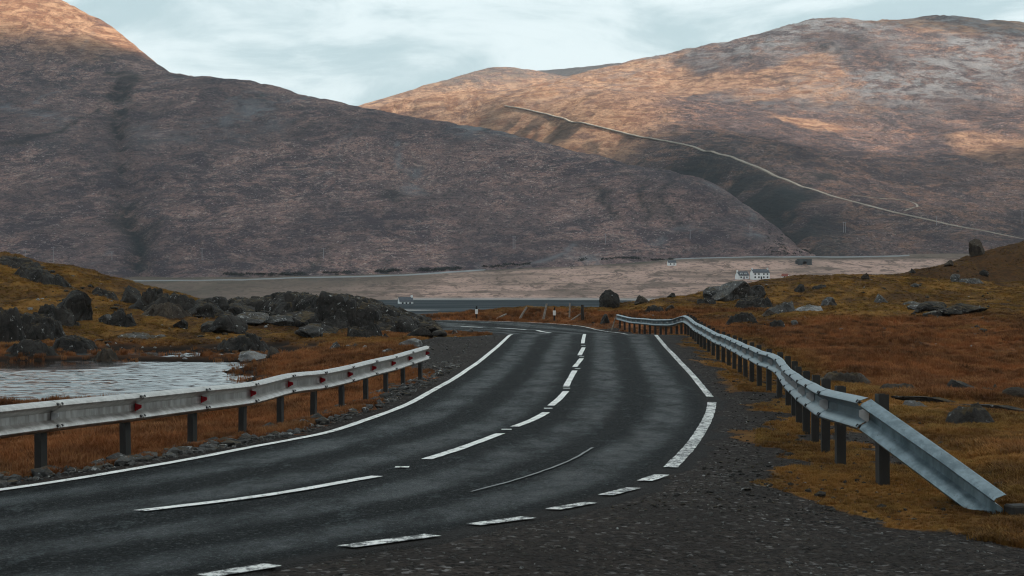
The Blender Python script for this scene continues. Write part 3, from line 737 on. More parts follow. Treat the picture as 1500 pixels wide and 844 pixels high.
right_m.build('mountain', M['heather_right'], scree=sc * (1 - np.clip(sunlit_grass_r, 0, 1) * .6), gully=gul, dry=np.clip(sunlit_grass_r, 0, 1))

# hill between them and the blue ridge behind
mp = []
for p in [(440, 190, 4400), (540, 154, 4500), (600, 137, 4550), (660, 120, 4600), (690, 109, 4600), (712, 101, 4600), (740, 104.5, 4620), (765, 109, 4650), (800, 120, 4700), (860, 135, 4750), (950, 150, 4800)]:
    a = px2xyz(*p); mp += [a, (a[0] * .92, a[1] - 900, a[2] * .58), (a[0] * .85, a[1] - 1500, a[2] * .25), (a[0], a[1] + 600, a[2] - 140)]
mrbf = RBF(mp, 1.5)
mid = Field(-700, 520, 3100, 5100, 12, lambda X, Y: mrbf(X, Y) + rough(X, Y, 400, .9))
mid.build('hill', M['heather_mid'], scree=sstep(440, 520, mid.Z) * .6, gully=0 * mid.Z, dry=1 - .9 * sstep(495, 545, mid.Z + 30 * fbm(mid.X * .01, mid.Y * .006, 411, 3)))  # sunlit hill face painted in as bright grass, duller at the top
fp = []
for p in [(640, 150, 7400), (735, 118, 7500), (770, 107, 7500), (800, 105, 7500), (830, 101, 7500), (880, 96, 7500), (935, 90, 7500), (1020, 84, 7500), (1100, 90, 7500)]:
    a = px2xyz(*p); fp += [a, (a[0], a[1] - 1300, a[2] * .4), (a[0], a[1] + 900, a[2] - 250)]
frbf = RBF(fp, 1.5)
farf = Field(-500, 1200, 6300, 8300, 26, lambda X, Y: frbf(X, Y) + rough(X, Y, 500, 1.2))
farf.build('ridge', M['heather_far'], scree=0 * farf.Z, gully=0 * farf.Z, dry=0 * farf.Z)
bp = [(x, y, z) for x, y, z in [(-1800, -300, 20), (-900, -250, 0), (0, -220, -8), (900, -200, 10), (1800, -150, 30), (-1800, -900, 260), (-900, -850, 230), (0, -900, 250), (900, -800, 280), (1800, -700, 300), (-1800, -1700, 420), (-600, -1800, 460), (600, -1700, 480), (1800, -1600, 420), (0, -2600, 300), (-1800, -2600, 250), (1800, -2600, 250), (0, -60, -14), (-900, -60, -18), (900, -60, -10)]]
brbf = RBF(bp, 1.5)
back = Field(-2200, 2200, -2600, -60, 40, lambda X, Y: brbf(X, Y) + rough(X, Y, 800, 1.2))
back.build('hill', M['heather_left'], scree=0 * back.Z, gully=0 * back.Z, dry=0 * back.Z)  # unseen hill behind the camera, added to darken faces turned towards it
# land that carries on out of sight to the horizon
ap = mesh_np('terrain', [(-4800, -2800, -32), (4800, -2800, -32), (4800, 9300, -32), (-4800, 9300, -32)], [(0, 1, 2, 3)])
tag(link('terrain', ap, M['valley']), kind='structure')

def draped(name, field, px, width, mat, lift, n=10, d0=None, xy=None):
    P = xy if xy is not None else [tuple(field.hit(x, y, d0)[:2]) for x, y in px]
    P = catmull(P, n); d = np.gradient(P, axis=0); d /= np.linalg.norm(d, axis=1)[:, None] + 1e-9; nrm = np.c_[d[:, 1], -d[:, 0]]
    V = []
    for i, p in enumerate(P):
        zc = max(float(field.T(*(p + nrm[i] * s_ * width / 2))) for s_ in (-1, 0, 1))
        for s_ in (-1, 0, 1):
            q = p + nrm[i] * s_ * width / 2; V.append((q[0], q[1], zc + lift))
        for s_ in (1.25, -1.25):
            q = p + nrm[i] * s_ * width / 2; V.append((q[0], q[1], zc + lift - 1.2))
    m_ = len(P); f = []
    for i in range(m_ - 1):
        for a, b in ((0, 1), (1, 2), (2, 3), (3, 4), (4, 0)): f.append((i * 5 + a, i * 5 + b, (i + 1) * 5 + b, (i + 1) * 5 + a))
    return tag(link(name, mesh_np(name, V, f, False), mat), kind='structure')
draped('hill_track', right_m, None, 4.0, M['track_dirt'], .2, 12, xy=tr_xy[:-3])
draped('valley_road', valley, [(-60, 414), (120, 412.5), (250, 411.5), (400, 409), (550, 405), (650, 400), (760, 393), (860, 386), (950, 381), (1050, 378), (1160, 377), (1250, 377), (1330, 375)], 8.0, M['far_asphalt'], .7, 10, d0=1150)
draped('side_track', right_m, [(1250, 287), (1290, 291), (1335, 296), (1343, 303), (1325, 309)], 2.2, M['track_dirt'], .1, 8)

# ------------------------------------------------------------------ clouds overhead, out of view, shaped to shade the moor and leave the hilltops in sun
CLZ = 1350.0
cx = np.arange(-3600, 5200, 70.0); cyy = np.arange(-4200, 4300, 70.0); CX, CY = np.meshgrid(cx, cyy)
nn = fbm(CX * .0011, CY * .0011, 600, 5)
edge = np.interp(CX, [-3600, 0, 350, 600, 800, 950, 1100, 1300, 1500, 1650, 1900, 2600, 5200], [1500, 1850, 2000, 2020, 2130, 2260, 2300, 2230, 2060, 1920, 1860, 2000, 2000])
front = sstep(0, 300, edge - CY + 200 * nn)
bank2 = sstep(1.0, .55, np.hypot((CX - 2300) / 650, (CY - 3050) / 380) - .45 * nn)
front = front * (1 - .68 * sstep(1600, 1950, CX + 250 * nn) * sstep(650, 1150, CY + 250 * nn))
th = np.maximum(front, bank2 * .55) * (.75 + .5 * nn)
th = th * sstep(-3600, -2900, CX) * sstep(5130, 4400, CX) * sstep(-4200, -3500, CY) * sstep(4230, 3900, CY)
keep = th > .02
V = []; idx = -np.ones(CX.shape, int); k = 0
ii, jj = np.nonzero(keep)
idx[ii, jj] = np.arange(len(ii)); n_ = len(ii)
tv = th[ii, jj]; lump = fbm(CX[ii, jj] * .006, CY[ii, jj] * .006, 610, 4)
Vt = np.c_[CX[ii, jj], CY[ii, jj], CLZ + (90 + 60 * lump) * np.sqrt(tv)]; Vb = np.c_[CX[ii, jj], CY[ii, jj], CLZ - (30 + 25 * lump) * np.sqrt(tv)]
q = np.stack([idx[:-1, :-1], idx[:-1, 1:], idx[1:, 1:], idx[1:, :-1]], -1).reshape(-1, 4); q = q[(q >= 0).all(1)]
me = mesh_np('cloud_layer', np.r_[Vt, Vb], np.r_[q, q[:, ::-1] + n_]); add_attr(me, 'thick', np.r_[tv, tv])
tag(link('cloud_layer', me, M['cloud']), kind='stuff')

# ------------------------------------------------------------------ rocks
def ico_base(sub):
    bm = bmesh.new(); bmesh.ops.create_icosphere(bm, subdivisions=sub, radius=1.0)
    V = np.array([v.co[:] for v in bm.verts]); Fc = np.array([[v.index for v in f.verts] for f in bm.faces]); bm.free(); return V, Fc
ICO = {k: ico_base(k) for k in (1, 2, 4, 5)}

def rock_mesh(seed, sub=4, facets=10, sharp=.72, rough_=.07, ridges=0.0):
    r = np.random.default_rng(seed); V, Fc = ICO[sub]; V = V.copy()
    for k in range(facets):
        n = r.normal(size=3); n[2] *= .7; n /= np.linalg.norm(n)
        d = r.uniform(sharp - .22, sharp + .16); V -= np.maximum(0, V @ n - d)[:, None] * n
    s_ = seed * 3
    def n3(f): return (fbm(V[:, 0] * f + V[:, 2] * .6 * f, V[:, 1] * f - V[:, 2] * .4 * f + s_, seed, 4) + fbm(V[:, 2] * f + 9, V[:, 0] * f + V[:, 1] * f * .5 + s_, seed + 5, 4)) * .5
    N = V / (np.linalg.norm(V, axis=1)[:, None] + 1e-9)
    V = V + N * (rough_ * 1.6 * n3(1.7) + rough_ * .8 * n3(5.0) + rough_ * .35 * n3(13.0))[:, None]
    if ridges:   # deep upright joints
        a = np.arctan2(V[:, 1], V[:, 0]); j = np.abs(np.sin(a * 6 + 2.5 * n3(1.2) + seed)); V[:, :2] *= (1 - ridges * np.exp(-(j / .22) ** 2))[:, None]
    V /= np.abs(V).max(0)
    return mesh_np('rock', V, Fc)
_rc = {}
def rock_variant(k, mat):
    if (k, mat) not in _rc:
        if k < 8: m_ = rock_mesh(20 + k, 4, 15, .60, .11)
        elif k < 12: m_ = rock_mesh(40 + k, 4, 22, .52, .07)             # blocky
        elif k < 16: m_ = rock_mesh(60 + k, 4, 9, .74, .12)               # rounded
        else: m_ = rock_mesh(80 + k, 5, 16, .62, .10, .2)                # jointed crag
        m_.materials.append(M[mat]); _rc[(k, mat)] = m_
    return _rc[(k, mat)]

def put_rock(name, px, py, wpx, hpx, mat='dark_rock', k=0, depth=.8, tilt=(0, 0), rz=None, parent=None, sink=.55, d0=8.0, at=None):
    p = at or hit(px, py, d0); D = p.y
    w = wpx / F * D / 2; hh = hpx / F * D
    H = hh * (1 + sink)                                    # part of the rock is under the turf
    o = bpy.data.objects.new(name, rock_variant(k, mat)); COL.objects.link(o)
    loc = Vector((p.x, p.y + w * depth * .35, p.z + hh - H / 2))
    if parent is not None: o.parent = parent; loc = loc - parent.location
    o.location = loc; o.scale = (w, w * depth, H / 2)
    o.rotation_euler = (R(tilt[0]), R(tilt[1]), R(random.uniform(-25, 25) if rz is None else rz))
    return o

def cells(X, Y, seed):
    ix = np.floor(X); iy = np.floor(Y); f1 = np.full(X.shape, 9.); f2 = np.full(X.shape, 9.); cid = np.zeros(X.shape)
    for a in (-1, 0, 1):
        for b in (-1, 0, 1):
            cx_ = (ix + a).astype(np.int64); cy_ = (iy + b).astype(np.int64)
            d = np.hypot(cx_ + hash2(cx_, cy_, seed) - X, cy_ + hash2(cx_, cy_, seed + 1) - Y); c = hash2(cx_, cy_, seed + 2)
            new = d < f1; f2 = np.where(new, f1, np.minimum(f2, d)); cid = np.where(new, c, cid); f1 = np.where(new, d, f1)
    return f1, f2, cid
def crag_mesh(p, w, h, depth, seed, mat, joint=1.0):
    """a hump of jointed bedrock breaking through the turf round p"""
    rx_, ry_2 = w / 2 * 1.15, w / 2 * depth * 1.3; st = max(.035, w / 90)
    gx = np.arange(-rx_, rx_ + st, st); gy = np.arange(-ry_2, ry_2 + st, st * 1.2); X, Y = np.meshgrid(gx, gy); AX, AY = X + p.x, Y + p.y + ry_2 * .55
    rr = np.hypot(X / rx_, Y / ry_2) + .22 * fbm(AX * 1.6 / w * 3, AY * 1.6 / w * 2, seed, 4)
    k = 3.2 / w; f1, f2, c1 = cells(AX * k + .3 * fbm(AX * k, AY * k, seed + 9, 3), AY * k * .7, seed + 1); g1, g2, c2 = cells(AX * k * 2.6, AY * k * 1.9, seed + 5)
    prof = sstep(1.0, .45, rr + .30 * (c1 - .5))
    z = T(AX, AY) - .10 * h - .05 + h * 1.25 * prof * (.74 + .34 * c1) + prof * h * (.24 * (c2 - .5) - .20 * joint * np.exp(-(f2 - f1) / .06) - .12 * np.exp(-(g2 - g1) / .08) + .10 * fbm(AX * k * 5, AY * k * 5, seed + 3, 4)) - .35 * h * sstep(.95, 1.25, rr)
    me = mesh_np('crag', np.stack([AX - p.x, AY - p.y, z - p.z], -1).reshape(-1, 3), grid_faces(len(gy), len(gx))); me.materials.append(M[mat]); return me
BOULDERS = [  # x, base y, width, height (photo pixels), material, shape, depth, tilt, label
 (104, 467, 72, 44, 'dark_rock', 8, .8, (0, 8), 'largest angular dark boulder on the left grassy slope'),
 (72, 478, 62, 26, 'dark_rock', 1, .6, (0, 12), 'long dark slab lying just below the large angular boulder'),
 (46, 497, 78, 34, 'dark_rock', 2, .7, (0, 10), 'wide dark rock with white lichen on the lower left slope'),
 (6, 503, 60, 44, 'dark_rock', 3, .7, (0, 0), 'dark rock cut off by the left edge of the picture'),
 (58, 413, 74, 17, 'dark_rock', 4, .5, (0, 3), 'black overhanging ledge near the top of the left mound'),
 (22, 391, 60, 10, 'dark_rock', 5, .6, (0, 6), 'flat dark rock on the crest of the left mound'),
 (190, 443, 46, 25, 'dark_rock', 12, .8, (0, 4), 'smooth rounded dark boulder on the skyline right of the left mound'),
 (150, 434, 40, 10, 'dark_rock', 6, .6, (0, 14), 'thin dark ledge jutting from the right flank of the left mound'),
 (226, 452, 48, 26, 'dark_rock', 13, .8, (0, 5), 'second rounded boulder on the skyline beside the pale valley'),
 (240, 463, 64, 18, 'brown_rock', 0, .7, (0, 3), 'low brown rock with turf on top below the skyline boulders'),
 (270, 459, 130, 21, 'dark_rock', 1, .35, (0, 0), 'long low band of dark bedrock joining the left mound to the knoll'),
 (154, 474, 24, 14, 'grey_rock', 9, .9, (0, 0), 'small squarish grey rock on the mossy slope'),
 (176, 477, 38, 20, 'dark_rock', 3, .7, (0, 18), 'dark pointed rock touching the small squarish grey one'),
 (206, 495, 60, 7, 'grey_rock', 5, .6, (0, 0), 'flat grey slab flush with the orange turf'),
 (38, 521, 66, 20, 'dark_rock', 7, .6, (0, -4), 'dark rock at the far bank of the pond, far left'),
 (108, 514, 56, 17, 'dark_rock', 1, .6, (0, 3), 'dark rock on the far bank of the pond left of the bright water'),
 (152, 530, 34, 15, 'brown_rock', 2, .7, (0, 5), 'low brown rock at the edge of the pond'),
 (264, 481, 22, 13, 'dark_rock', 9, .8, (0, 0), 'small dark rock with a pale fleck left of the rocky knoll'),
 (355, 513, 60, 22, 'dark_rock', 13, .8, (0, 4), 'broad dark humped rock behind the pale boulder by the pond'),
 (367, 528, 55, 21, 'pale_rock', 4, .7, (0, 6), 'pale grey wedge-shaped boulder at the right end of the pond'),
 (399, 524, 30, 17, 'brown_rock', 12, .8, (0, 0), 'brown rounded rock touching the pale wedge-shaped boulder'),
 (490, 515, 19, 15, 'grey_rock', 10, .9, (0, 0), 'small cube-like grey rock in the rust grass'),
 (519, 512, 11, 9, 'grey_rock', 3, .8, (0, 20), 'small tilted grey stone right of the cube-like rock'),
 (535, 513, 10, 7, 'pale_rock', 5, .8, (0, 15), 'small pale stone at the foot of the rocky knoll'),
 (600, 508, 38, 12, 'pale_rock', 9, .6, (0, -4), 'pale flat slab at the edge of the gravel pull-in'),
 (572, 519, 26, 8, 'grey_rock', 5, .6, (0, 6), 'low grey slab in the turf behind the left barrier end'),
 (565, 533, 24, 11, 'grey_rock', 0, .7, (0, 5), 'grey rock in the turf beside the left barrier end'),
 (532, 496, 60, 20, 'dark_rock', 2, .6, (0, 15), 'streaked grey rock sloping down at the front of the knoll'),
 (666, 489, 14, 7, 'grey_rock', 12, .8, (0, 0), 'small grey boulder on the verge between knoll and far bend'),
 (690, 490, 16, 9, 'grey_rock', 13, .8, (0, 0), 'rounded grey boulder where the left edge line ends'),
 (893, 450, 31, 26, 'dark_rock', 14, .9, (0, 0), 'big rounded boulder standing on the skyline beyond the bend'),
 (940, 444, 29, 12, 'brown_rock', 12, .8, (0, 0), 'low domed boulder on the skyline right of the big rounded one'),
 (985, 437, 14, 8, 'dark_rock', 3, .8, (0, 0), 'small dark rock on the skyline below the white houses'),
 (1069, 419, 15, 9, 'brown_rock', 10, .8, (0, 14), 'small pointed brown rock perched on the skyline outcrop'),
 (1036, 445, 28, 9, 'dark_rock', 5, .6, (0, 0), 'flat dark rock on the slope below the skyline outcrop'),
 (960, 458, 28, 10, 'dark_rock', 6, .6, (0, 0), 'low dark rock above the far end of the right barrier'),
 (982, 456, 16, 10, 'brown_rock', 9, .8, (0, 0), 'small brown rock right of the low dark rock above the far barrier'),
 (887, 474, 18, 14, 'dark_rock', 13, .8, (0, 0), 'dark rounded rock beside the end of the far barrier'),
 (1090, 473, 44, 13, 'dark_rock', 1, .6, (0, 5), 'dark rock mass on the slope above the barrier hump'),
 (1140, 481, 22, 13, 'dark_rock', 3, .7, (0, 0), 'dark speckled rock at the foot of the right mossy slope'),
 (1165, 478, 17, 14, 'grey_rock', 4, .8, (0, 12), 'small grey tilted rock at the upper edge of the rust grass'),
 (1106, 452, 52, 15, 'dark_rock', 0, .6, (0, 4), 'wide low rock in the middle of the right mossy slope'),
 (1148, 458, 38, 13, 'grey_rock', 2, .6, (0, 8), 'grey rock sloping down right of the wide low rock'),
 (1128, 462, 24, 9, 'brown_rock', 12, .7, (0, 0), 'small brown rock between the two rocks of the right mossy slope'),
 (1190, 455, 40, 7, 'pale_rock', 5, .5, (0, 3), 'pale flat streak of bare rock on the right slope'),
 (1216, 448, 28, 13, 'grey_rock', 13, .7, (0, 0), 'grey domed rock just right of the pale flat streak'),
 (1172, 428, 18, 12, 'dark_rock', 8, .8, (0, 0), 'small dark block near the top of the right slope'),
 (1200, 424, 24, 6, 'dark_rock', 6, .6, (0, 0), 'thin dark ledge near the top of the right slope'),
 (1290, 444, 24, 14, 'grey_rock', 12, .8, (0, 0), 'solitary grey rounded rock in the middle of the right slope'),
 (1433, 374, 25, 25, 'brown_rock', 11, .8, (0, -12), 'tall leaning boulder on the crest of the dark right hill'),
 (1268, 409, 14, 10, 'brown_rock', 10, .8, (0, 6), 'pointed rock where the dark right hill meets the valley'),
 (1337, 400, 11, 7, 'dark_rock', 12, .8, (0, 0), 'small rounded rock on the outline of the dark right hill'),
 (1392, 390, 16, 9, 'brown_rock', 3, .8, (0, -8), 'brown rock on the outline below the tall leaning boulder'),
 (1401, 413, 18, 12, 'grey_rock', 13, .8, (0, 0), 'grey rounded rock low on the dark right hill'),
 (1342, 421, 18, 6, 'grey_rock', 5, .7, (0, 0), 'low grey rock at the foot of the dark right hill'),
 (1424, 415, 34, 6, 'grey_rock', 6, .6, (0, 0), 'flat grey ledge at the foot of the dark right hill'),
 (1442, 404, 14, 9, 'dark_rock', 14, .8, (0, 0), 'small dark boulder high on the dark right hill'),
 (1408, 580, 76, 25, 'dark_rock', 12, .6, (0, -6), 'big dark humped boulder behind the near barrier on the right'),
 (1452, 580, 34, 13, 'brown_rock', 13, .7, (0, 0), 'brown rounded rock right of the big humped boulder'),
 (1490, 584, 48, 17, 'brown_rock', 14, .7, (0, 0), 'brown boulder at the right edge behind the near barrier'),
 (1425, 622, 74, 28, 'dark_rock', 1, .6, (0, 18), 'dark wedge of wet rock with shining top below the ledges'),
 (1240, 564, 96, 18, 'brown_rock', 0, .6, (0, 4), 'long brown rock just behind the barrier bend'),
 (1318, 578, 66, 14, 'brown_rock', 2, .6, (0, 6), 'low brown rock behind the ramped end of the barrier'),
 (1340, 596, 46, 11, 'grey_rock', 5, .6, (0, 8), 'low grey rock with white flecks behind the ramped barrier'),
]
CRAG = {(270, 459), (72, 478), (46, 497), (6, 503), (38, 521), (108, 514), (152, 530), (226, 452), (240, 463), (206, 495), (22, 391), (58, 413), (150, 434), (532, 496), (960, 458), (1090, 473), (1106, 452), (1148, 458), (1140, 481), (1190, 455), (1240, 564), (1318, 578), (1452, 580), (1340, 596), (1425, 622), (1036, 445), (1200, 424), (1424, 415), (355, 513), (176, 477)}
for i, (x, y, w, h, mt, k, dp, tl, lab) in enumerate(BOULDERS):
    if (x, y) in CRAG:
        p = hit(x, y); D = p.y
        tag(link('bedrock', crag_mesh(p, w / F * D * 1.15, h / F * D, dp if dp < .4 else max(dp, .7), 1000 + 13 * i, mt), None, None, p), lab, 'rock', 'bedrock breaking through the turf'); continue
    tag(put_rock('boulder', x, y, w, h, mt, k, dp, tl), lab, 'boulder', 'boulders on the moor')
for (x, y, w, h, tl), lab in zip([(1356, 590, 100, 10, 7), (1452, 603, 124, 11, 6)], ['long dark tilted ledge of rock in the turf behind the ramp', 'longer dark ledge of rock running out of the right edge']):
    tag(put_rock('rock_ledge', x, y, w, h, 'dark_rock', 9, .35, (0, tl), 0), lab, 'rock', 'dark ledges behind the ramped barrier')

def outcrop(px, py, label, chunks):
    b = hit(px, py); t = thing('rock_outcrop', b, label, 'outcrop', 'rocky outcrops on the moor')
    for c in chunks: put_rock('rock', c[0], c[1] + 1, c[2] * 1.35, c[3] * 1.12, c[4] if len(c) > 4 else 'dark_rock', c[5] if len(c) > 5 else random.randrange(0, 12), .85, (random.uniform(-8, 8), random.uniform(-9, 9)), parent=t, d0=62)
    return t
ch = [(560, 488, 60, 46, 'dark_rock', 16), (520, 480, 70, 42, 'dark_rock', 17), (598, 489, 52, 34, 'dark_rock', 18), (628, 490, 40, 24, 'dark_rock', 16), (548, 470, 50, 28, 'dark_rock', 17),
      (480, 470, 60, 34, 'dark_rock', 18), (428, 462, 36, 26, 'dark_rock', 9), (455, 466, 46, 28, 'dark_rock', 10), (400, 460, 40, 22), (372, 458, 40, 22), (345, 462, 44, 26), (318, 458, 36, 22), (292, 462, 36, 18),
      (330, 488, 46, 26), (308, 484, 34, 20), (362, 476, 46, 18, 'grey_rock', 1), (404, 475, 56, 16, 'grey_rock', 2), (440, 478, 50, 20), (466, 488, 44, 20), (498, 490, 50, 20, 'dark_rock', 16), (455, 494, 40, 16, 'grey_rock', 3),
      (528, 492, 44, 22, 'dark_rock', 17), (584, 492, 40, 22, 'dark_rock', 18), (612, 494, 32, 14), (646, 492, 20, 9), (385, 470, 30, 14), (510, 466, 40, 24, 'dark_rock', 9), (578, 474, 36, 26, 'dark_rock', 10)]
knoll = outcrop(480, 490, 'long dark rocky knoll with a craggy right face beside the bend', [c for i, c in enumerate(ch) if i not in (0, 1, 2, 4, 5, 6, 7, 19, 21, 22, 26, 27)])
kx = np.arange(-19.5, -3.3, .07); ky = np.arange(80, 105, .09); KX, KY = np.meshgrid(kx, ky); KT = T(KX, KY)
kp = 750 + KX / 96 * F
ztop = CZ + (HOR - np.interp(kp, [255, 300, 340, 380, 420, 470, 510, 550, 590, 620, 650, 660], [452, 441, 437, 438, 432, 431, 436, 446, 456, 467, 489, 500])) / F * 96
yf = np.interp(kp, [255, 300, 400, 480, 560, 620, 660], [92, 90, 88.5, 87, 86.0, 86.5, 88]) + .9 * fbm(KX * .5, KX * 0 + 3, 700, 3)
steep = np.interp(kp, [255, 420, 500, 660], [7.0, 5.0, 2.4, 1.8])
wx = KX + .5 * fbm(KX * .6, KY * .4, 702, 3); wy = KY + .6 * fbm(KX * .5, KY * .5, 703, 3)
f1, f2, c1_ = cells(wx * .62, wy * .42, 710); g1, g2, c2_ = cells(wx * 1.9 + 7, wy * 1.2, 720)
rise = sstep(0, 1, (KY - yf + 2.2 * (c1_ - .5) + .7 * (c2_ - .5)) / steep) * sstep(104.5, 99, KY)
side = sstep(-19.4, -17.5, KX) * sstep(-3.35, -4.3, KX)
kh = (ztop - KT + .2) * rise * side * (.80 + .35 * c1_)
kz = KT - .22 + kh + (.34 * (c2_ - .5) - .30 * np.exp(-(f2 - f1) / .07) - .14 * np.exp(-(g2 - g1) / .09) + .10 * fbm(KX * 2.5, KY * 2, 731, 5)) * sstep(.0, .25, rise) * side - .3 * (1 - side)
link('crag', mesh_np('crag', np.stack([KX, KY, kz], -1).reshape(-1, 3) - np.array(knoll.location), grid_faces(len(ky), len(kx))), M['dark_rock'], knoll)
outcrop(1080, 436, 'broad grey rounded outcrop on the skyline of the right slope', [(1078, 437, 66, 24, 'grey_rock', 13), (1055, 437, 36, 18, 'grey_rock', 2), (1108, 435, 30, 17, 'dark_rock', 3), (1090, 431, 30, 17, 'dark_rock', 5)])
outcrop(1390, 460, 'low dark craggy ledge in the middle of the right moor', [(1412, 460, 48, 17, 'dark_rock', 16), (1386, 462, 40, 16, 'dark_rock', 17), (1362, 456, 40, 14, 'dark_rock', 1), (1345, 453, 24, 8, 'grey_rock', 2), (1372, 464, 28, 10, 'grey_rock', 9), (1340, 447, 24, 6, 'grey_rock', 5)])

# ------------------------------------------------------------------ loose stones on the verges: uncountable
def stones(name, pts, mat):
    V0, F0 = ICO[1]; Vs = []; Fs = []; o = 0
    for x, y, s_ in pts:
        r = rng.uniform(.6, 1.15, len(V0)); a = rng.uniform(0, 6.28); c, sn = math.cos(a), math.sin(a)
        v = V0 * r[:, None] * np.array([1, rng.uniform(.6, 1), rng.uniform(.35, .7)]) * s_
        v = np.c_[v[:, 0] * c - v[:, 1] * sn, v[:, 0] * sn + v[:, 1] * c, v[:, 2]] + np.array([x, y, float(T(x, y)) + s_ * .18])
        Vs.append(v); Fs.append(F0 + o); o += len(V0)
    return tag(link(name, mesh_np(name, np.concatenate(Vs), np.concatenate(Fs), False), mat), kind='stuff')
def scatter(n, side, y0, y1, o0, o1, s0, s1):
    out = []
    for _ in range(n):
        y = y0 * (y1 / y0) ** rng.random(); off = rng.uniform(o0, o1)
        x = (lx(y) - off) if side < 0 else (rx(y) + off); out.append((float(x), float(y), s0 * (s1 / s0) ** (rng.random() ** 1.8)))
    return out
pl = scatter(1500, -1, 12, 46, .32, 1.05, .02, .10) + scatter(260, -1, 13, 40, .45, 1.3, .06, .17) + scatter(500, -1, 42, 68, .4, 3.2, .02, .07)
pr = scatter(2600, 1, 13, 50, .3, 2.8, .010, .034) + scatter(160, 1, 14, 50, .8, 3.2, .03, .09)
stones('verge_stones', pl, M['grey_rock']); stones('verge_stones', pr, M['dark_rock'])
def moor_stones(n, y0, y1, s0, s1, xr):
    out = []
    while len(out) < n:
        y = y0 * (y1 / y0) ** rng.random(); x = rng.uniform(*xr) * (.33 * y)
        if road_mask(np.array(x), np.array(y)) > 1.5 and T(x, y) > POND_Z + .05 and fbm(np.array(x * .25), np.array(y * .2), 950, 3) > -.05: out.append((x, y, s0 * (s1 / s0) ** (rng.random() ** 2.2)))
    return out
stones('scattered_stones', moor_stones(240, 62, 135, .06, .30, (-1, -.05)) + moor_stones(200, 75, 180, .06, .30, (.05, 1)), M['dark_rock'])
stones('scattered_stones', moor_stones(150, 55, 130, .05, .22, (-1, -.05)) + moor_stones(130, 60, 160, .05, .2, (.05, 1)), M['pale_rock'])
lay = []
for _ in range(5200):
    y = 8.6 * (18 / 8.6) ** rng.random(); x = rng.uniform(float(rx(y)) + .1, 5.2)
    if zones(np.array(x), np.array(y), np.array(0.))[2] > .6: lay.append((x, y, .006 * (3.4 ** (rng.random() ** 2))))
stones('gravel', lay, M['grey_rock'])

# ------------------------------------------------------------------ guard rails
PROF = [(0.000, -.160), (.016, -.158), (.040, -.150), (.094, -.132), (.108, -.112), (.098, -.092), (.020, -.050), (.002, -.036), (.002, 0), (.002, .036), (.020, .050), (.098, .092), (.108, .112), (.094, .132), (.040, .150), (.016, .158), (0.000, .160)]
def beam_mesh(P, out, name='beam', end_flare=0.0):
    """W-beam along points P (n,3); out = unit plan vectors towards the road at each point"""
    P = np.array(P, float); V = []; n = len(PROF)
    for i, p in enumerate(P):
        t = P[min(i + 1, len(P) - 1)] - P[max(i - 1, 0)]; t /= np.linalg.norm(t)
        o = np.array([out[i][0], out[i][1], 0]); o -= t * (o @ t); o /= np.linalg.norm(o); up = np.cross(t, o); up = up if up[2] > 0 else -up
        for (u, v) in PROF: V.append(p + o * u + up * v)
        for (u, v) in PROF: V.append(p + o * (u - .006) + up * v * .985)
    f = []; m = 2 * n
    for i in range(len(P) - 1):
        for k in range(n - 1):
            a = i * m + k; f.append((a, a + 1, a + m + 1, a + m)); b = i * m + n + k; f.append((b + 1, b, b + m, b + m + 1))
        for k in (0, n - 1): a = i * m + k; b = i * m + n + k; f.append((a, b, b + m, a + m))
    for i in (0, len(P) - 1):
        for k in range(n - 1): a = i * m + k; b = i * m + n + k; f.append((a, a + 1, b + 1, b))
    me = mesh_np(name, V, f)
    bm = bmesh.new(); bm.from_mesh(me); bmesh.ops.recalc_face_normals(bm, faces=bm.faces[:]); bm.to_mesh(me); bm.free()
    me.set_sharp_from_angle(angle=R(50)); return me

def z_post(h, w=.135, d=.07, side=1):
    """steel channel post, open at the back"""
    m_ = MB(); t = .009
    m_.box(-w / 2, w / 2, -t / 2, t / 2, -.35, h).box(-w / 2, -w / 2 + t, t / 2 + .0005, d, -.35, h).box(w / 2 - t, w / 2, t / 2 + .0005, d, -.35, h)
    return m_.mesh('post', 0)

def reflector_mesh():
    m_ = MB(); m_.add([(-.045, 0, -.07), (.05, 0, -.0), (-.045, 0, .07), (-.045, .02, -.07), (.05, .02, 0), (-.045, .02, .07)], [(0, 1, 2), (5, 4, 3), (0, 3, 4, 1), (1, 4, 5, 2), (2, 5, 3, 0)]); return m_.mesh('reflector')

def fin_mesh():
    """triangular marker plate that stands out of the beam's groove"""
    m_ = MB(); m_.add([(0, -.002, -.075), (.085, -.002, -.01), (.085, -.002, .045), (0, -.002, .075), (0, .002, -.075), (.085, .002, -.01), (.085, .002, .045), (0, .002, .075)],
                     [(3, 2, 1, 0), (4, 5, 6, 7), (0, 1, 5, 4), (1, 2, 6, 5), (2, 3, 7, 6), (3, 0, 4, 7)]); return m_.mesh('reflector')

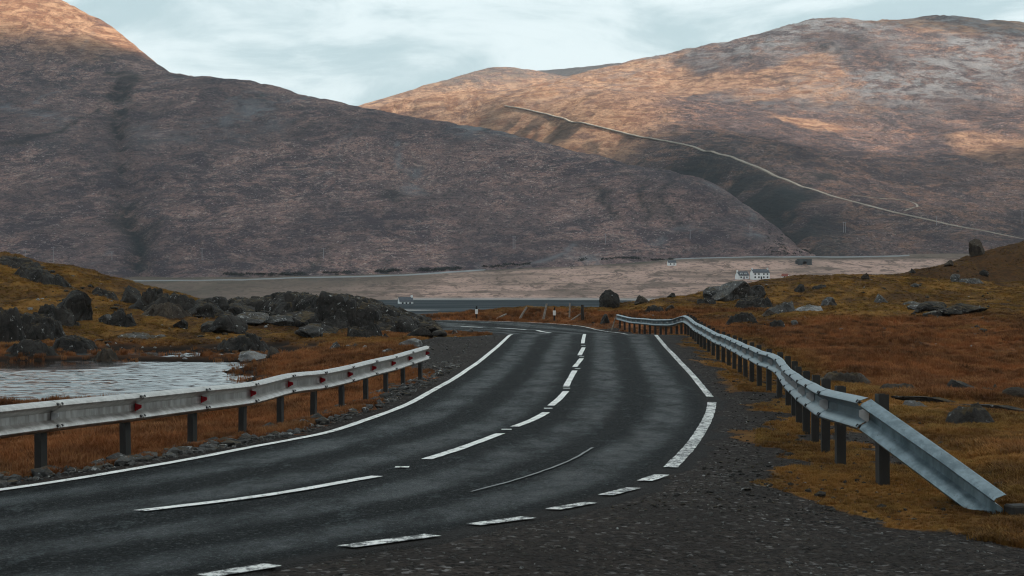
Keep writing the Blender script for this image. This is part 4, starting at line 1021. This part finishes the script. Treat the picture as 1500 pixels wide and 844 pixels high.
def guard_rail(label, posts, rail_h, side, steel, red, group, end=None, sag=None):
    """posts: plan points; side: +1 when the road is on the -x side (right-hand rail), -1 for the left-hand rail"""
    P = [Vector((x, y, float(T(x, y)))) for x, y in posts]
    root = thing('guard_rail', P[0], label, 'guard rail', group); B = root.location
    n = len(P); tops = []; outs = []
    zs = np.array([p.z for p in P]); sm = np.convolve(np.pad(zs, 2, mode='edge'), [.1, .2, .4, .2, .1], 'valid')
    for i, p in enumerate(P):
        t = P[min(i + 1, n - 1)] - P[max(i - 1, 0)]; t.z = 0; t.normalize(); o = Vector((-t.y, t.x, 0)) * side
        outs.append(o); j = (sag or {}).get(i, 0.0) + random.uniform(-.012, .012)
        tops.append(Vector((p.x, p.y, sm[i] + rail_h - .155 + j)) + o * .03)
    beam_m = M[steel]
    # one curved beam length per bay, each lapped over the next
    C = catmull([tuple(v) for v in tops], 6)
    for i in range(n - 1):
        seg = C[i * 6:i * 6 + 7].copy(); oo = [outs[i].lerp(outs[i + 1], k / 6) for k in range(7)]
        d = (seg[-1] - seg[-2]); seg[-1] = seg[-1] + d / np.linalg.norm(d) * .10
        for k, q in enumerate((0, .5, 1, 1, 1, .5, 0)): seg[k] += np.array(oo[k]) * (.010 if k == 0 else .004 if k == 1 else 0)
        link('beam', beam_mesh([s_ - np.array(B) for s_ in seg], oo), beam_m, root)
    pm = {}
    for i, p in enumerate(P):
        h = tops[i].z + (.19 if side > 0 else .10) + random.uniform(-.01, .02) - p.z; 
        me = z_post(h, .165, .09) if side > 0 else z_post(h)
        rz = math.atan2(-outs[i].x, outs[i].y) if side < 0 else math.atan2(-outs[i].x, outs[i].y)
        o = link('post', me, M['post_steel'], root, p - B - outs[i] * .045); o.rotation_euler = (random.uniform(-.02, .02), random.uniform(-.02, .02), rz + math.pi)
        # bolts on both ridges
        if p.y < 60:
            if 'b' not in pm:
                mb = MB()
                mb.tube((0, 0, 0), (0, .018, 0), .018, .015, 6)
                pm['b'] = mb.mesh('bolt')
            tg = Vector((outs[i].y, -outs[i].x, 0))
            for v in (.122, -.100):
                for dx in (-.05, .05):
                    q = link('bolt', pm['b'], M['bolt_steel'], root, Vector(tops[i]) + outs[i] * .097 + tg * dx + Vector((0, 0, v)) - B); q.rotation_euler = (.6, 0, rz)
        # marker in the groove
        if 'f' not in pm: pm['f'] = fin_mesh()
        me = pm['f'] if not red or i in (1,) else pm.setdefault('fr', pm['f'].copy())
        q = link('reflector', me, M['white_reflector'] if (not red or i == 1) else M['red_reflector'], root, Vector(tops[i]) + outs[i] * .008 - B)
        tt = math.atan2(outs[i].y, outs[i].x); q.rotation_euler = (0, 0, tt)
        q.scale = (.95, 1, .62) if red else (1.05, 1, 1)
    if end is not None:
        e = Vector((end[0], end[1], float(T(*end)) + .02)); t0 = tops[0]; k = 9
        seg = [np.array(t0.lerp(e, s_)) - np.array(B) for s_ in np.linspace(0, 1, k)]
        d = (e - t0); o = Vector((d.y, -d.x, 0)).normalized() * side
        link('ramped_end', beam_mesh(seg, [outs[0].lerp(o, min(1, s_ * 1.6)) for s_ in np.linspace(0, 1, k)]), beam_m, root)
        mb = MB().box(-.09, .09, -.08, .08, -.25, .07); q = link('anchor_block', mb.mesh('anchor_block', .015), M['concrete'], root, e - B + Vector((.12, -.03, 0))); q.rotation_euler = (0, 0, .25)
    return root

left_posts = [((px - 750) / F * D, D) for px, D in [(-60, 15.7), (70, 17.5), (193, 19.4), (290, 21.3), (363, 23.2), (418, 25.1), (466, 27.0), (507, 28.9), (542, 30.9), (571, 32.8), (596, 34.8), (621, 36.8)]]
guard_rail('pale steel crash barrier with red markers in front of the pond', left_posts, .75, -1, 'rail_steel_pale', True, 'crash barriers along the bend', sag={4: -.015, 5: .03})
rpl = catmull([(3.28, 15.5), (3.28, 17.5), (3.55, 20), (4.14, 25), (4.73, 30), (5.08, 36), (5.6, 44), (5.9, 50), (6.3, 58), (6.8, 66), (7.0, 72), (6.8, 80), (6.4, 88), (5.9, 96)], 30)
s_len = np.r_[0, np.cumsum(np.linalg.norm(np.diff(rpl, axis=0), axis=1))]
right_posts = [(float(np.interp(s_, s_len, rpl[:, 0])), float(np.interp(s_, s_len, rpl[:, 1]))) for s_ in np.arange(0, s_len[-1], 2.0)]
guard_rail('long blue-grey crash barrier with a ramped near end on the right verge', right_posts, .80, 1, 'rail_steel_blue', False, 'crash barriers along the bend', end=(3.95, 13.75))

# ------------------------------------------------------------------ marker posts and old fence posts beyond the bend
def delineator(px, py, label):
    b = hit(px, py, 100); t = thing('marker_post', b, label, 'marker post', 'roadside marker posts')
    link('shaft', MB().box(-.055, .055, -.03, .03, -.2, .38).mesh('shaft', .006), M['black_plastic'], t)
    link('reflector_band', MB().box(-.09, .09, -.045, .045, .38, .68).mesh('reflector_band', .008), M['white_plastic'], t)
    link('cap', MB().add([(-.055, -.03, .68), (.055, -.03, .68), (.055, .03, .68), (-.055, .03, .68), (-.03, -.03, .86), (.055, -.03, .9), (.055, .03, .9), (-.03, .03, .86)], [(3, 2, 1, 0), (4, 5, 6, 7), (0, 1, 5, 4), (1, 2, 6, 5), (2, 3, 7, 6), (3, 0, 4, 7)]).mesh('cap'), M['black_plastic'], t)
delineator(698, 469, 'black and white marker post standing alone left of the fence posts')
delineator(812, 471, 'black and white marker post between the leaning fence posts')
def fence_post(x0, y0, x1, y1, r, mat, label, d0=100):
    b = hit(x0, y0, d0); D = b.y; top = Vector(((x1 - x0) / F * D, .1, (y0 - y1) / F * D))
    m_ = MB(); d = top.normalized(); mid_ = top * .5 + Vector((random.uniform(-.02, .02), 0, 0))
    m_.tube(-d * .25, mid_, r * 1.08, r, 7).tube(mid_ - d * .01, top, r, r * .85, 7)
    tag(link('fence_post', m_.mesh('fence_post'), M[mat], None, b), label, 'post', 'old fence posts beyond the bend')
fence_post(761, 468, 772, 450, .075, 'grey_wood', 'pale fence post leaning far over to the right')
fence_post(796, 468, 801, 445, .075, 'grey_wood', 'pale fence post leaning slightly, left of the marker post')
fence_post(834, 467, 835, 444, .055, 'grey_wood', 'thin pale upright fence post right of the marker post')
fence_post(854, 470, 853, 447, .11, 'dark_wood', 'thick dark upright straining post with a brace')
fence_post(836, 470, 852, 459, .05, 'grey_wood', 'grey slanting brace leaning against the dark post')
fence_post(728, 467, 742, 460, .06, 'grey_wood', 'broken pale fence post lying almost flat in the grass')
fence_post(896, 483, 902, 464, .035, 'grey_wood', 'thin leaning stake at the end of the far barrier', 90)

# ------------------------------------------------------------------ far buildings, poles, bridge, scrub
def cottage(px, py, label, L, Dp, wall_h, roof_h, wins, dormers=0, rz=0.0, chim=(), field=valley, d0=1100, roof='slate'):
    b = field.hit(px, py, d0); t = thing('house', b, label, 'house', 'white houses in the valley', rz)
    link('wall', MB().box(-L / 2, L / 2, -Dp / 2, Dp / 2, -2, wall_h).add([(-L / 2, -Dp / 2, wall_h), (-L / 2, Dp / 2, wall_h), (-L / 2, 0, wall_h + roof_h), (L / 2, -Dp / 2, wall_h), (L / 2, Dp / 2, wall_h), (L / 2, 0, wall_h + roof_h)], [(0, 1, 2), (5, 4, 3), (0, 2, 5, 3), (1, 4, 5, 2)]).mesh('wall'), M['white_render'], t)
    e = .35; k = roof_h / (Dp / 2)
    rm = MB()
    for s_ in (-1, 1):
        y0 = s_ * (Dp / 2 + e); z0 = wall_h - e * k + .12; rm.add([(-L / 2 - .1, y0, z0), (L / 2 + .1, y0, z0), (L / 2 + .1, 0, wall_h + roof_h + .14), (-L / 2 - .1, 0, wall_h + roof_h + .14), (-L / 2 - .1, y0, z0 + .2), (L / 2 + .1, y0, z0 + .2), (L / 2 + .1, 0, wall_h + roof_h + .34), (-L / 2 - .1, 0, wall_h + roof_h + .34)], [(3, 2, 1, 0), (4, 5, 6, 7), (0, 1, 5, 4), (1, 2, 6, 5), (2, 3, 7, 6), (3, 0, 4, 7)])
    rf = link('roof', rm.mesh('roof'), M[roof], t)
    for x in chim: link('chimney', MB().box(x - .5, x + .5, -.45, .45, wall_h + roof_h - .6, wall_h + roof_h + 1.3).mesh('chimney'), M['white_render'], rf)
    for x, z, w, h in wins:
        link('window', MB().box(x - w / 2, x + w / 2, -Dp / 2 - .06, -Dp / 2 + .1, z, z + h).mesh('window'), M['far_glass'], t)
    for i in range(dormers):
        x = (-.2 + .4 * i / max(1, dormers - 1)) * L if dormers > 1 else 0
        d = link('dormer', MB().box(x - .8, x + .8, -Dp / 2 + .3, -Dp / 4 + .6, wall_h + .2, wall_h + 1.9).mesh('dormer'), M['white_render'], rf)
        link('window', MB().box(x - .5, x + .5, -Dp / 2 + .22, -Dp / 2 + .34, wall_h + .6, wall_h + 1.6).mesh('window'), M['far_glass'], d)
    return t
cottage(1087, 409, 'smaller white cottage with two dormers on the left of the pair', 9, 6.5, 2.9, 2.9, [(-2.5, .8, 1.1, 1.2), (0, 0, 1, 2), (2.5, .8, 1.1, 1.2)], 2, .35, (-4.2,))
cottage(1113, 409, 'larger white two storey house on the right of the pair', 13.5, 7, 5.0, 2.4, [(-5, .8, 1.2, 1.3), (-2, .8, 1.2, 1.3), (0, 0, 1.1, 2.1), (2, .8, 1.2, 1.3), (5, .8, 1.2, 1.3), (-5, 3.3, 1.2, 1.2), (-2, 3.3, 1.2, 1.2), (2, 3.3, 1.2, 1.2), (5, 3.3, 1.2, 1.2)], 0, .2, (-6.2, 6.2))
cottage(1150, 408.5, 'low dark-roofed outbuilding right of the white houses', 5, 4, 2.0, 1.6, [(0, .4, .9, 1.4)], 0, -.3, (), roof='red_roof')
cottage(594, 448, 'white cottage on the near shore of the loch behind the knoll', 7.5, 5, 2.4, 2.0, [(-2, .7, 1, 1.2), (0, 0, 1, 1.9), (2, .7, 1, 1.2)], 0, .25, (3.4,), d0=600)
cottage(984, 389, 'tiny white cottage high on the valley floor by the road', 7, 5, 2.4, 1.8, [(-1.5, .6, 1, 1.2), (1.5, .6, 1, 1.2)], 0, .1, (), d0=1200)

def pole(px, py, hpx, label, field, twin=False, d0=None):
    b = field.hit(px, py, d0); D = b.y; h = hpx / F * D; t = thing('utility_pole', b, label, 'utility pole', 'utility poles across the hillside')
    for dx in ((-.9, .9) if twin else (0,)): link('mast', MB().tube((dx, 0, -1), (dx, 0, h), .30, .22, 8).mesh('mast'), M['pole_wood'], t)
    link('crossarm', MB().box(-1.9, 1.9, -.14, .14, h - .9, h - .6).mesh('crossarm'), M['pole_wood'], t)
    for dx in (-1.6, 0, 1.6): link('insulator', MB().tube((dx, 0, h - .6), (dx, 0, h - .15), .13, .10, 6).mesh('insulator'), M['pole_wood'], t)
for i, (x, y, h, f, tw) in enumerate([(37, 380, 14, left_m, 0), (78, 386, 24, left_m, 0), (164, 381, 13, left_m, 0), (296, 381, 18, left_m, 0), (474, 379, 16, left_m, 0), (624, 368, 13, left_m, 0), (753, 365, 19, left_m, 1), (887, 358, 16, left_m, 0), (1011, 350, 13, left_m, 0), (1100, 346, 15, left_m, 1), (1237, 341, 16, right_m, 1), (1372, 330, 14, right_m, 0), (1497, 328, 20, right_m, 0)]):
    pole(x, y, h, ['utility pole behind the left mound, leftmost of the line', 'second utility pole from the left, behind the left mound', 'third utility pole from the left, above the valley road', 'fourth utility pole from the left on the dark hillside', 'fifth utility pole from the left, above the rocky knoll', 'faint utility pole above the scrub beside the valley road', 'twin-legged utility pole in the middle of the left hillside', 'single utility pole right of the twin-legged one', 'utility pole above the white houses, on the left hillside', 'twin-legged utility pole left of the ravine', 'twin-legged utility pole right of the ravine', 'single utility pole standing by the hill track', 'utility pole at the right edge of the picture'][i], f, tw)

b = valley.hit(1178, 388, 1200); t = thing('road_bridge', b, 'small dark stone bridge carrying the valley road over the ravine burn', 'bridge')
bm_ = MB(); n = 12; W = 6.0; r = 2.0; top = 3.9
for yy in (-3.0, 3.0):
    pass
arc = [(r * math.cos(math.pi * k / n), 1.2 + r * math.sin(math.pi * k / n)) for k in range(n + 1)]
for y0, fl in ((-3.0, 1),):
    vs_ = [(W, y0, -3), (W, y0, top), (-W, y0, top), (-W, y0, -3)] + [(-x, y0, z) for x, z in [(r, -3)] + arc + [(-r, -3)]]
    vs_ = [(W, y0, -3), (W, y0, top)] + [(-W, y0, top), (-W, y0, -3), (-r, y0, -3)] + [(-x, y0, z) for x, z in arc] + [(r, y0, -3)]
    bm_.add(vs_, [tuple(range(len(vs_)))[::fl]])
for k in range(n): 
    (x0, z0), (x1, z1) = arc[k], arc[k + 1]; bm_.add([(x0, -3, z0), (x1, -3, z1), (x1, 9, z1), (x0, 9, z0)], [(0, 1, 2, 3)])
bm_.add([(-W, -3, top), (W, -3, top), (W, 3, top), (-W, 3, top)], [(0, 1, 2, 3)])
bm_.box(-W, W, 9.0, 9.5, -3, top - .01)
link('arch_wall', bm_.mesh('arch_wall'), M['bridge_stone'], t)
for y0 in (-3.0, 2.6): link('parapet', MB().box(-W, W, y0, y0 + .4, top + .002, top + 1.0).mesh('parapet'), M['bridge_stone'], t)

# scrub that lines the valley road, read as one mass
V = []; Fq = []
def bush(x, y, z, s_, n=46):
    for _ in range(n):
        d = rng.normal(size=3); d /= np.linalg.norm(d); p = np.array([x, y, z]) + d * s_ * rng.uniform(.45, 1.0) * np.array([1.5, 1, .7]); p[2] = abs(p[2] - z) + z
        a = rng.normal(size=3); a /= np.linalg.norm(a); b_ = np.cross(a, d); b_ /= np.linalg.norm(b_) + 1e-9; w = s_ * .22
        o = len(V); V.extend([p - a * w, p + b_ * w, p + a * w, p - b_ * w]); Fq.append((o, o + 1, o + 2, o + 3))
for k in range(330):
    px = rng.uniform(330, 1010); py = np.interp(px, [330, 500, 700, 850, 1010], [406, 404, 396, 385, 377]) - rng.uniform(1.5, 5.5) 
    if fbm(np.array(px * .03), np.array(3.0), 900, 3) < -.12: continue
    p = valley.hit(px, py, 1250); q = left_m.hit(px, py, 1400); p = p if p.y < q.y else q
    bush(p.x, p.y, p.z - .5, rng.uniform(1.4, 3.6))
for k in range(70):
    px = rng.uniform(1120, 1200); py = rng.uniform(330, 374); p = right_m.hit(px, py, 1560); q = left_m.hit(px, py, 1400); p = p if p.y < q.y else q
    bush(p.x, p.y, p.z - .5, rng.uniform(1.2, 2.6), 30)
tag(link('scrub', mesh_np('scrub', V, Fq, False), M['scrub_leaf']), kind='stuff')

# ------------------------------------------------------------------ grass: tufts scattered over the moor
def tuft_mesh(seed, n, spread, droop):
    r = np.random.default_rng(seed); V = []; Fc = []
    for k in range(n):
        a = r.uniform(0, 6.283); rad = spread * math.sqrt(r.random()); bx_, by_ = rad * math.cos(a), rad * math.sin(a)
        la = a + r.normal(0, .7); h = r.uniform(.55, 1.0); ln = droop * r.uniform(.3, 1.0); w = r.uniform(.025, .05)
        dx, dy = math.cos(la), math.sin(la); sx, sy = -dy * w, dx * w
        p1 = (bx_ + dx * ln * .3, by_ + dy * ln * .3, h * .62); p2 = (bx_ + dx * ln, by_ + dy * ln, h * (1 - .25 * ln))
        o = len(V); V += [(bx_ - sx, by_ - sy, -.08), (bx_ + sx, by_ + sy, -.08), (p1[0] + sx * .8, p1[1] + sy * .8, p1[2]), (p1[0] - sx * .8, p1[1] - sy * .8, p1[2]), p2]
        Fc += [(o, o + 1, o + 2), (o, o + 2, o + 3), (o + 3, o + 2, o + 4)]
    return mesh_np('tuft', V, Fc, False)
tufts = []
for k, (n, sp, dr_) in enumerate([(26, .55, .55), (22, .50, .75), (30, .70, .4)]):
    m_ = tuft_mesh(900 + k, n, sp, dr_); m_.materials.append(M['grass']); o = bpy.data.objects.new('grass_tuft', m_); tufts.append(o)
N = 330000
ty_ = rng.random(N) ; Yp = 11.0 * (195 / 11.0) ** ty_; Xp = (.33 * Yp + 3.5) * rng.uniform(-1, 1, N); Zp = T(Xp, Yp)
ms, dk, gv, md = zones(Xp, Yp, Zp); dd = road_mask(Xp, Yp)
keep = (gv + .35 * (rng.random(N) - .5) < .42) & (dd > .25) & (md < .55) & (Zp > POND_Z + .02)
keep &= rng.random(N) < np.where(Yp < 30, 1.0, .95)
keep |= (np.abs(Zp - POND_Z) < .10) & (Xp < -2) & (Yp > 34) & (Yp < 68) & (rng.random(N) < .10)
Xp, Yp, Zp, ms, dk = (a[keep] for a in (Xp, Yp, Zp, ms, dk)); n = len(Xp)
clump = fbm(Xp * .8, Yp * .5, 71, 3)
hgt = (.17 * (1 - .62 * ms) * (1 - .3 * dk)) * rng.uniform(.6, 1.25, n) * (1 + .9 * clump) * (1 + .5 * sstep(60, 140, Yp))
hgt *= np.where((Xp < lx(Yp)) & (Yp < 45), 1.0 - .55 * sstep(2.2, 1.2, lx(Yp) - Xp), 1.0) * np.where((Xp > rx(Yp)) & (Xp < rx(Yp) + 3.2), .45, 1.0)
hgt *= 1 - .5 * sstep(18, 13, Yp)
wid = hgt * rng.uniform(.7, 1.1, n) * (1 + .9 * ms) + .02 * sstep(60, 120, Yp)
me = bpy.data.meshes.new('grass'); me.vertices.add(n); me.vertices.foreach_set('co', np.c_[Xp, Yp, Zp].astype(np.float32).ravel()); me.update()
add_attr(me, 'moss', ms); add_attr(me, 'dark', dk); add_attr(me, 'tint', np.clip(rng.random(n) ** 2 * .8 + .9 * sstep(.15, .5, fbm(Xp * 1.3, Yp * .6, 72, 3)), 0, 1))
add_attr(me, 'hgt', hgt); add_attr(me, 'wid', wid); add_attr(me, 'yaw', rng.uniform(0, 6.283, n))
a = me.attributes.new('pick', 'INT', 'POINT'); a.data.foreach_set('value', rng.integers(0, 3, n).astype(np.int32))
grass = tag(link('grass', me), kind='stuff')
ng = bpy.data.node_groups.new('grass_scatter', 'GeometryNodeTree')
ng.interface.new_socket('Geometry', in_out='INPUT', socket_type='NodeSocketGeometry'); ng.interface.new_socket('Geometry', in_out='OUTPUT', socket_type='NodeSocketGeometry')
gi = ng.nodes.new('NodeGroupInput'); go = ng.nodes.new('NodeGroupOutput'); iop = ng.nodes.new('GeometryNodeInstanceOnPoints')
jn = ng.nodes.new('GeometryNodeJoinGeometry')
for o in reversed(tufts):
    oi = ng.nodes.new('GeometryNodeObjectInfo'); oi.inputs['Object'].default_value = o; oi.inputs['As Instance'].default_value = True
    ng.links.new(oi.outputs['Geometry'], jn.inputs[0])
def named(nm, ty='FLOAT'):
    x = ng.nodes.new('GeometryNodeInputNamedAttribute'); x.data_type = ty; x.inputs['Name'].default_value = nm; return x.outputs['Attribute']
cs = ng.nodes.new('ShaderNodeCombineXYZ'); w_ = named('wid'); ng.links.new(w_, cs.inputs[0]); ng.links.new(w_, cs.inputs[1]); ng.links.new(named('hgt'), cs.inputs[2])
cr = ng.nodes.new('ShaderNodeCombineXYZ'); ng.links.new(named('yaw'), cr.inputs[2])
ng.links.new(gi.outputs[0], iop.inputs['Points']); ng.links.new(jn.outputs[0], iop.inputs['Instance']); iop.inputs['Pick Instance'].default_value = True
ng.links.new(named('pick', 'INT'), iop.inputs['Instance Index']); ng.links.new(cr.outputs[0], iop.inputs['Rotation']); ng.links.new(cs.outputs[0], iop.inputs['Scale'])
ng.links.new(iop.outputs[0], go.inputs[0])
md_ = grass.modifiers.new('scatter', 'NODES'); md_.node_group = ng

# ------------------------------------------------------------------ the air of the glen
hz = MB().box(-4900, 4900, -2900, 9400, -33.0, 1000).mesh('haze')
hm = bpy.data.materials.new('haze_air'); hm.use_nodes = True; g = G(nt_new(hm.node_tree)); out = g.node('ShaderNodeOutputMaterial')
pv_ = g.node('ShaderNodeVolumePrincipled'); pv_.inputs['Color'].default_value = (.86, .92, .98, 1); pv_.inputs['Density'].default_value = 3.6e-5; pv_.inputs['Anisotropy'].default_value = .2
g.l.new(pv_.outputs[0], out.inputs['Volume'])
tag(link('haze', hz, hm), kind='stuff')
